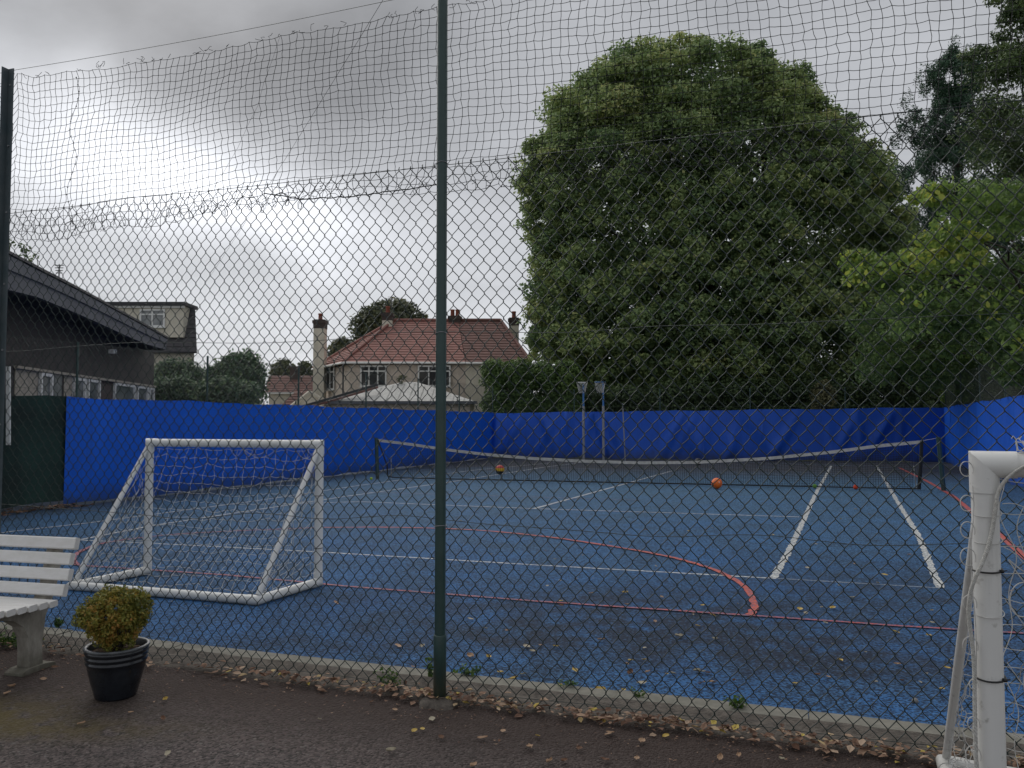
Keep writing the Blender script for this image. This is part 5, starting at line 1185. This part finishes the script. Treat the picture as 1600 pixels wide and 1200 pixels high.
# --- house with dormer
DD = 36.0
dh = thing('dormer_house', 'grey slate roofed house with cream flat-roofed dormer behind the dark hall', 'house', (at(230, 560, DD).x, DD, 0))
ea, eb = at(90, 549, DD), at(308, 549, DD); ta, tb = at(90, 479, DD + .9), at(305, 479, DD + .9); ea.z = eb.z; ta.z = tb.z; bk_ = Vector((-.42, 1, 0))
g = MB(); courses(g, ea, eb, tb, ta, .22, .035); g.build('roof', M['slate'], dh)
g = MB(); g.add([tuple(ta), tuple(tb), tuple(tb + bk_ * 5), tuple(ta + bk_ * 5)], [[0, 1, 2, 3]]); g.build('flat_roof', M['slate'], dh)
wall(dh, [ea + Vector((.2, .3, 0)), eb + Vector((-.25, .3, 0)), eb + Vector((-.25, .3, 0)) + bk_ * 5, ea + Vector((.2, .3, 0)) + bk_ * 5], -.05, ea.z - .03, M['render_cream'])
g = MB(); q = eb + Vector((-.25, .3, 0)); g.add([tuple(q), tuple(q + bk_ * 5), tuple(tb + bk_ * 5 + Vector((-.02, 0, -.01))), tuple(tb + Vector((-.02, 0, -.01)))], [[0, 1, 2, 3]]); g.build('gable_wall', M['slate'], dh)
g = MB(); q = at(150, 527, DD + .1); q2 = at(287, 478, DD + .1); g.box((q.x, DD + .1, q.z), (q2.x, DD + 1.4, q2.z)); dm = g.build('dormer', M['render_cream'], dh)
g = MB(); g.box((q.x - .1, DD - .1, q2.z + .003), (q2.x + .12, DD + 1.45, q2.z + .16)); g.build('dormer_roof', M['lead'], dm)
g = MB(); g.box((q.x - .05, DD + .0, q2.z - .10), (q2.x + .06, DD + .097, q2.z)); g.build('dormer_fascia', M['white_paint'], dm)
a, b = at(219, 483, DD + .09), at(258, 511, DD + .09); c = (a + b) / 2; window(dh, c, Vector((1, 0, 0)), b.x - a.x, a.z - b.z, 2, .30, .08, M['grey_glass'])
g = MB(); g.tube([ea + Vector((0, -.05, -.04)), eb + Vector((0, -.05, -.04))], .06, 6, ref=(0, 0, 1)); g.build('gutter', M['lead'], dh, True)

# --- dark hall on the left
h0 = at(22, 622, 14.8); h1 = at(237, 605, 23.1); hd = Vector((h1.x - h0.x, h1.y - h0.y, 0)).normalized(); h0.z = 0; hn = Vector((hd.y, -hd.x, 0))      # towards the court
hall = thing('hall', 'long dark tile-hung hall with curved roof and white window strip on the left', 'building', h0)
HP = lambda x, y: onplane(x, y, h0, hd)
far_c = HP(241, 560)
edge_px = [(260, 530), (230, 513), (200, 497), (150, 470), (110, 449), (60, 424), (8, 397)]
ovh = .55
def HPo(x, y): return onplane(x, y, h0 + hn * ovh, hd)
topc = [HPo(x, y) for x, y in edge_px]; ext = [topc[-1] - hd * 3 + Vector((0, 0, .22)), topc[-1] - hd * 7 + Vector((0, 0, .1))]
topc += ext
botm = [p + Vector((0, 0, -dz)) for p, dz in zip(topc, (.30, .42, .44, .45, .46, .47, .58, .60, .60))]
mid_ = [p.lerp(q, .42) for p, q in zip(topc, botm)]
wallpoly = [Vector((far_c.x, far_c.y, -.05))] + [Vector((p.x, p.y, 0)) - hn * ovh + Vector((0, 0, p.z - .02)) for p in [q for q in botm[1:]]] 
wallpoly = [w_ - Vector((0, 0, 0)) for w_ in wallpoly]; last = wallpoly[-1]; wallpoly.append(Vector((last.x, last.y, -.05)))
wallpoly.insert(1, Vector((far_c.x, far_c.y, HP(241, 552).z)))
g = MB(); g.prism(wallpoly, hn * -9); g.build('wall', M['hall_wall'], hall)
g = MB()
for A_, B_, off in ((topc, mid_, 0.03), (mid_, botm, 0.0)):
    P = np.array([[tuple(p + hn * off), tuple(q + hn * off)] for p, q in zip(A_, B_)]); g.slab(P, -hn, .05)
g.build('fascia', M['fascia'], hall)
g = MB(); P = np.array([[tuple(p + hn * .05 + Vector((0, 0, .02))), tuple(p - hn * 11 + Vector((0, 0, .02)))] for p in topc]); g.slab(P, (0, 0, 1), .05); g.build('roof', M['slate'], hall)
g = MB(); P = np.array([[tuple(p - hn * .05), tuple(p - hn * (ovh + .02))] for p in botm]); g.slab(P, (0, 0, -1), .02); g.build('soffit', M['lead'], hall)
def hp_rect(x0, x1, ytop, d0, d1, m, name, parent, zb=1.35, inset_top=0.0):
    a, b = HP(x0, ytop), HP(x1, ytop); zt = 2.40 - inset_top
    g = MB(); A_ = Vector((a.x, a.y, zb)) + hn * d0; B_ = Vector((b.x, b.y, zb)) + hn * d0
    g.prism([A_, B_, B_ + Vector((0, 0, zt - zb)), A_ + Vector((0, 0, zt - zb))], hn * (d1 - d0)); return g.build(name, m, parent)
def hall_window(x0, x1, mglass, panel=None):
    fr = .06; a, b = HP(x0, 600), HP(x1, 600); L_ = (b - a); L_.z = 0; ln = L_.length; u = L_.normalized(); z0_, z1_ = 1.35, 2.38; g = MB()
    def bx_(s0, s1, za_, zb_, d0, d1):
        A_ = Vector((a.x, a.y, 0)) + u * s0 + hn * d0; B_ = Vector((a.x, a.y, 0)) + u * s1 + hn * d0
        g.prism([A_ + Vector((0, 0, za_)), B_ + Vector((0, 0, za_)), B_ + Vector((0, 0, zb_)), A_ + Vector((0, 0, zb_))], hn * (d1 - d0))
    bx_(0, fr, z0_, z1_, .01, .07); bx_(ln - fr, ln, z0_, z1_, .01, .07); bx_(fr, ln - fr, z1_ - fr, z1_, .011, .069); bx_(fr, ln - fr, z0_, z0_ + fr, .011, .069)
    w_ = g.build('window', M['white_paint'], hall)
    g = MB(); bx_(fr, ln - fr, z0_ + fr, z1_ - fr, .015, .025); g.build('pane', mglass, w_)
hall_window(59, 78, M['grey_glass']); hall_window(112, 130, M['grey_glass']); hall_window(134, 153, M['grey_glass']); hall_window(176, 208, M['grey_glass']); hall_window(212, 229, M['grey_glass']); hall_window(231.5, 238.5, M['grey_glass'])
hp_rect(22, 57.5, 600, .004, .02, M['beige_panel'], 'panel', hall); hp_rect(83, 95, 600, .004, .02, M['grey_glass'], 'panel', hall, zb=1.9); hp_rect(83, 95, 600, .004, .021, M['beige_panel'], 'panel', hall, zb=1.35, inset_top=.505)
hp_rect(99, 111, 600, .004, .02, M['beige_panel'], 'panel', hall); hp_rect(154, 174, 600, .004, .02, M['brown_panel'], 'panel', hall)
g = MB(); a, b = HP(20, 600), HP(239, 600); a.z = b.z = 2.42; g.bar(a + hn * .05, b + hn * .05, .08, .05); g.build('lintel', M['beige_panel'], hall)
q = HPo(92, 437); g = MB(); g.tube([q, q + Vector((0, 0, .30))], .012, 5, ref=(1, 0, 0))
for k in range(4): g.tube([q + Vector((-.09 + .01 * k, 0, .28 - k * .05)), q + Vector((.09 - .01 * k, 0, .28 - k * .05))], .008, 4, ref=(0, 0, 1))
g.build('aerial', M['lead'], hall)
q = at(169, 549, 20); q2 = HP(169, 549) + hn * .1; g = MB(); g.box(tuple(q2 - Vector((.07, .08, .05))), tuple(q2 + Vector((.07, .08, .05)))); g.build('wall_lamp', M['white_paint'], hall)
for (x, y, k_) in ((14, 400, 3), (42, 415, 3), (60, 424, 2)):
    q = HPo(x, y); g = MB(); stp = []
    for j in range(k_):
        e = q + Vector((random.uniform(-.15, .15), 0, random.uniform(.12, .35))); g.tube([q, e], .006, 3); stp.append(tuple(e))
    leaves(g, stp, np.full((len(stp), 3), .08), 14, .07)
    tag(g.build('roof_plant', M['lf_dark']), {14: 'sprig growing from the hall roof verge beside the left fence post', 42: 'leafy sprig on the hall roof verge, middle of the three', 60: 'smallest sprig on the hall roof verge'}[x], 'plant')
# --- overhead cable
a = at(303, 470, 35.5); b = at(583, -6, 13); c = b + (b - a) * .8
tag(MB().tube([a.lerp(c, f) - Vector((0, 0, .35 * math.sin(math.pi * f))) for f in np.linspace(0, 1, 30)], .004, 4, cap=False).build('overhead_cable', M['cord']), 'thin overhead cable slanting up from the dormer house across the sky', 'cable')

# ------------------------------------------------------------------ potted shrub
pc = G(181, 1087); 
pot = thing('plant_pot', 'ribbed glossy black plant pot standing on the brown path by the bench', 'plant pot', pc)
prof = [(.0, .0), (.102, .0), (.108, .012), (.128, .08), (.146, .15), (.150, .176), (.156, .180), (.157, .188), (.151, .193), (.153, .203), (.159, .207), (.160, .215), (.154, .220), (.156, .229), (.162, .233), (.163, .241), (.160, .247)]
prof = [(a * .94, b) for a, b in prof]
MB().lathe(prof, tuple(pc), 56).build('pot_body', M['glaze'], pot, True)
MB().lathe([(a * .94, b) for a, b in [(.160, .247), (.166, .250), (.168, .257), (.164, .263), (.150, .262), (.146, .254), (.143, .20)]], tuple(pc), 56).build('rim', M['rimglaze'], pot, True)
g = MB(); g.lathe([(.136, .225), (.11, .232), (.06, .238), (.001, .24)], tuple(pc), 30); g.v[0][:, 2] += rng.normal(0, .004, len(g.v[0])); g.build('soil', M['soil'], pot, True)
shrub = thing('box_shrub', 'round orange-green clipped shrub growing in the black pot', 'shrub', pc + Vector((0, 0, .235)))
sc_ = pc + Vector((-.015, 0, .405)); cl = []
for k in range(520):
    d = rng.normal(0, 1, 3); d /= np.linalg.norm(d); s_ = rng.uniform(.55, 1.0)
    lump = 1 + .07 * math.sin(d[0] * 7 + d[2] * 5) 
    p = np.array(sc_) + d * np.array([.180, .170, .150]) * s_ * lump
    if d[2] < 0: p[:2] = np.array(sc_)[:2] + (p[:2] - np.array(sc_)[:2]) * (1 + .45 * d[2])
    cl.append(p)
cl = np.array(cl); ti = np.clip(.38 + .30 * np.sin((cl[:, 0] - sc_.x) * 14 + 1.5) * .6 - (cl[:, 2] - sc_.z) * .9 + rng.normal(0, .18, len(cl)), 0, 1)
g = MB(); leaves(g, cl, np.full((len(cl), 3), .024), 34, .0165, tint=ti, aspect=.6, upb=.2); 
low = np.array([np.array(pc) + np.array([rng.uniform(-.10, .10), rng.uniform(-.08, .08), rng.uniform(.25, .30)]) for _ in range(40)]); leaves(g, low, np.full((40, 3), .02), 14, .015, tint=np.full(40, .2))
g.build('foliage', M['lf_box'], shrub)
g = MB()
for k in range(60):
    st_ = pc + Vector((random.gauss(0, .012), random.gauss(0, .012), .235)); e = Vector(cl[rng.integers(len(cl))]); limb(g, st_, e, .004, .001, 5, .06, 4)
g.build('stems', M['bark'], shrub)

# ------------------------------------------------------------------ weeds, fallen leaves, litter
def weed(px, py, h, k, label, spread=.06, z=.01, size=.022):
    b = G(px, py); b.z = z; g = MB(); tips = []
    for i in range(k):
        e = b + Vector((random.gauss(0, spread), random.gauss(0, spread * .5), random.uniform(.3, 1) * h)); g.tube([b + Vector((random.gauss(0, .015), random.gauss(0, .01), 0)), b.lerp(e, .5) + Vector((random.gauss(0, .006), 0, 0)), e], [.0015, .0012, .0008], 4, cap=False)
        tips += [tuple(e), tuple(b.lerp(e, .65)), tuple(b.lerp(e, .4))]
    leaves(g, tips, np.full((len(tips), 3), .016), 4, size); o = g.build('weed', M['lf_weed']); tag(o, label, 'weed', 'weeds along the kerb')
weed(608, 1078, .11, 9, 'leafy weed at the kerb just left of the centre post', .05); weed(672, 1066, .13, 6, 'tall thin weed against the left side of the centre post', .02)
weed(735, 1063, .045, 10, 'low spreading weed on the kerb just right of the centre post', .05, .035); weed(890, 1082, .03, 6, 'tiny weed on the kerb midway between centre post and near goal', .03, .035, .016)
weed(1158, 1118, .06, 10, 'weed clump on the kerb left of the near goal', .05, .03); weed(998, 1100, .04, 6, 'small weed between kerb and rough concrete right of the centre post', .03, .03, .016)
weed(90, 985, .05, 6, 'bright little weed by the court edge right of the bench stand', .015, .03, .03); weed(8, 1008, .09, 22, 'grassy weed tuft behind the bench stand', .09)
weed(40, 1012, .05, 12, 'low weeds at the kerb behind the bench', .08)
leafmeshes = {}
def curl_leaf(seed, m, tag_):
    r = random.Random(seed); nu, nv = 5, 4; V = []; Fc = []
    for i in range(nu):
        u = i / (nu - 1); w = .5 * math.sin(math.pi * min(1, u * .93 + .05)) ** .8 * r.uniform(.85, 1.1)
        for j in range(nv):
            v = j / (nv - 1) * 2 - 1; V.append((v * w * .72, u - .5, .22 * (v * v) * r.uniform(.5, 1.2) + .25 * (u - .5) ** 2 * r.choice((1, 1.6)) + r.uniform(0, .05)))
    for i in range(nu - 1):
        for j in range(nv - 1): Fc.append((i * nv + j, i * nv + j + 1, (i + 1) * nv + j + 1, (i + 1) * nv + j))
    me = bpy.data.meshes.new('fallen_leaf'); me.from_pydata(V, [], Fc); me.update(); me.materials.append(m); return me
LM = {k: [curl_leaf(i * 7 + j, M['fallen'][k], k) for j in range(4)] for i, k in enumerate(('tan', 'yellow', 'brown', 'pale'))}
def where(p):
    s = (p - FL).dot(FD); d = (p - FL).dot(FN)
    if d > .3:
        return ('beyond the white baseline' if p.y > 8.6 else 'between red line and baseline' if d > 2.35 else 'between kerb and red line') + (', left of centre post' if p.x < -.1 * p.y else ', far right' if p.x > .55 * p.y else '')
    return 'left of the centre post' if s < BAY else 'just right of the centre post' if s < BAY + .9 else 'towards the near goal'
def put_leaf(p, kind, size, label, group):
    label = (label + ' ' + where(p)).replace('fallen on the', 'on the').replace('small pale', 'pale'); group = label
    o = bpy.data.objects.new('fallen_leaf', random.choice(LM[kind])); C.objects.link(o); o.location = p
    o.scale = (size * random.uniform(.8, 1.2), size, size * random.uniform(.3, .9)); o.rotation_euler = (random.gauss(0, .12), random.gauss(0, .12), random.uniform(0, 6.28)); tag(o, label, 'leaf', group)
LAB = {'tan': 'dry tan leaf fallen', 'yellow': 'yellow leaf fallen', 'brown': 'brown curled leaf fallen', 'pale': 'small pale leaf fallen'}
# leaves picked out in the photograph
court_px = [(735, 967, 'pale'), (833, 1018, 'pale'), (876, 939, 'yellow'), (980, 945, 'tan'), (977, 926, 'yellow'), (1102, 830, 'pale'), (823, 1010, 'pale'), (763, 1027, 'yellow'), (869, 1010, 'yellow'), (980, 1038, 'tan'), (985, 1032, 'yellow'),
            (802, 1061, 'yellow'), (817, 1054, 'pale'), (898, 1047, 'yellow'), (938, 1077, 'yellow'), (985, 1051, 'brown'), (1003, 1067, 'pale'), (1005, 1082, 'pale'), (1250, 952, 'yellow'), (1301, 950, 'yellow'), (1259, 958, 'pale'), (1061, 994, 'pale'), (1006, 1031, 'yellow'), (1012, 1050, 'tan'),
            (1400, 988, 'yellow'), (1451, 993, 'yellow'), (1313, 1032, 'yellow'), (1402, 1038, 'tan'), (1480, 1044, 'yellow'), (1493, 1048, 'tan'), (1113, 1066, 'tan'), (1089, 1048, 'pale'), (1131, 1100, 'tan'), (1050, 1091, 'tan'), (1034, 933, 'tan'), (1098, 946, 'yellow'), (1312, 915, 'pale'), (1332, 934, 'pale'), (1336, 881, 'tan'), (1382, 898, 'yellow'), (1228, 878, 'yellow'), (1262, 887, 'pale'), (1025, 885, 'pale'), (1314, 811, 'yellow'), (1337, 796, 'pale'), (1275, 850, 'pale'), (1480, 832, 'pale'), (1421, 867, 'tan'), (1426, 785, 'pale'), (720, 814, 'pale'), (660, 1010, 'pale'), (622, 1009, 'tan'), (645, 1042, 'tan'), (655, 1050, 'pale'), (735, 1025, 'tan'), (525, 942, 'tan'), (268, 940, 'pale'), (325, 947, 'pale'), (940, 1000, 'tan'), (768, 866, 'pale')]
for x, y, k in court_px: put_leaf(G(x, y, .012), k, random.uniform(.035, .06), LAB[k] + ' on the blue court', 'fallen leaves on the court, ' + k)
for _ in range(90):
    x, y = random.uniform(700, 1600), random.uniform(775, 1080); k = random.choice(('pale', 'tan', 'yellow', 'pale', 'brown'))
    q = G(x, y, .010)
    if (q - FL).dot(FN) > .36: put_leaf(q, k, random.uniform(.02, .042), LAB[k] + ' on the blue court', 'fallen leaves on the court, ' + k)
path_px = [(647, 1142, 'yellow'), (660, 1139, 'yellow'), (675, 1123, 'pale'), (617, 1109, 'tan'), (754, 1153, 'tan'), (786, 1142, 'tan'), (840, 1150, 'yellow'), (828, 1167, 'tan'), (611, 1173, 'pale'), (905, 1170, 'brown'), (945, 1187, 'brown'), (995, 1185, 'tan'), (858, 1190, 'tan'), (943, 1128, 'yellow'), (1040, 1150, 'yellow'), (127, 1131, 'tan'), (262, 1178, 'pale'), (259, 1093, 'yellow'), (11, 1083, 'tan'), (951, 1147, 'tan'), (1155, 1181, 'tan'), (1003, 1158, 'tan'), (1098, 1143, 'yellow'), (1125, 1184, 'tan'), (740, 1196, 'tan')]
for x, y, k in path_px: put_leaf(G(x, y, .012), k, random.uniform(.030, .050), LAB[k] + ' on the brown path', 'fallen leaves on the path, ' + k)
for _ in range(22):
    s = random.uniform(.6, 5); k = random.choice(('pale', 'tan', 'brown', 'brown')); put_leaf(fp(s, .01, -random.uniform(.15, .7)), k, random.uniform(.018, .04), LAB[k] + ' on the brown path', 'fallen leaves on the path, ' + k)
g = MB()
n_ = 2100; ss = rng.uniform(-2.5, 6.5, n_); dens = np.interp(ss, [-2, .3, 1.5, 3, 4, 6.5], [.2, .22, .28, .8, 1, 1]); keep = rng.random(n_) < dens; ss = ss[keep]
for s in ss:
    d = -abs(rng.normal(0, .045)) - .01 + (rng.uniform(0, .05) if rng.random() < .3 else 0); z = max(.008, .028 + .03 * rng.random() + d * .25 )
    sz = rng.uniform(.018, .058); c = fp(s, z, d); a = rng.uniform(0, 6.28); u = Vector((math.cos(a), math.sin(a), rng.normal(0, .18))).normalized() * sz * .5; v = Vector((-math.sin(a), math.cos(a), rng.normal(0, .22))).normalized() * sz * .30; cu = Vector((0, 0, sz * rng.uniform(.02, .16)))
    V = [c - u, c - u * .2 + v + cu, c + u * .5 + v * .6 + cu, c + u, c + u * .5 - v * .6 + cu, c - u * .2 - v + cu]
    ti = rng.uniform(.15, .95) if rng.random() > .05 else 1.0
    g.add([tuple(q) for q in V], [[0, 1, 2, 3], [0, 3, 4, 5]], ti)
tag(g.build('leaf_litter', M['litter']), 'drift of dry tan and brown leaves along the foot of the near fence', 'leaves', kind='stuff')
g = MB()                                       # small broken bits and grit scattered on the path near the fence
for _ in range(1500):
    s = rng.uniform(-1.5, 6); d = -abs(rng.normal(0, .22)) - .02; c = np.array(fp(s, .006, d)); v = rng.normal(0, .006, (3, 3)); v[:, 2] = np.abs(v[:, 2]) * .3; g.add(v + c, np.array([(0, 1, 2)]), rng.uniform(0, .75))
tag(g.build('leaf_fragments', M['litter']), 'crumbled brown leaf bits scattered over the path by the fence', 'leaves', kind='stuff')
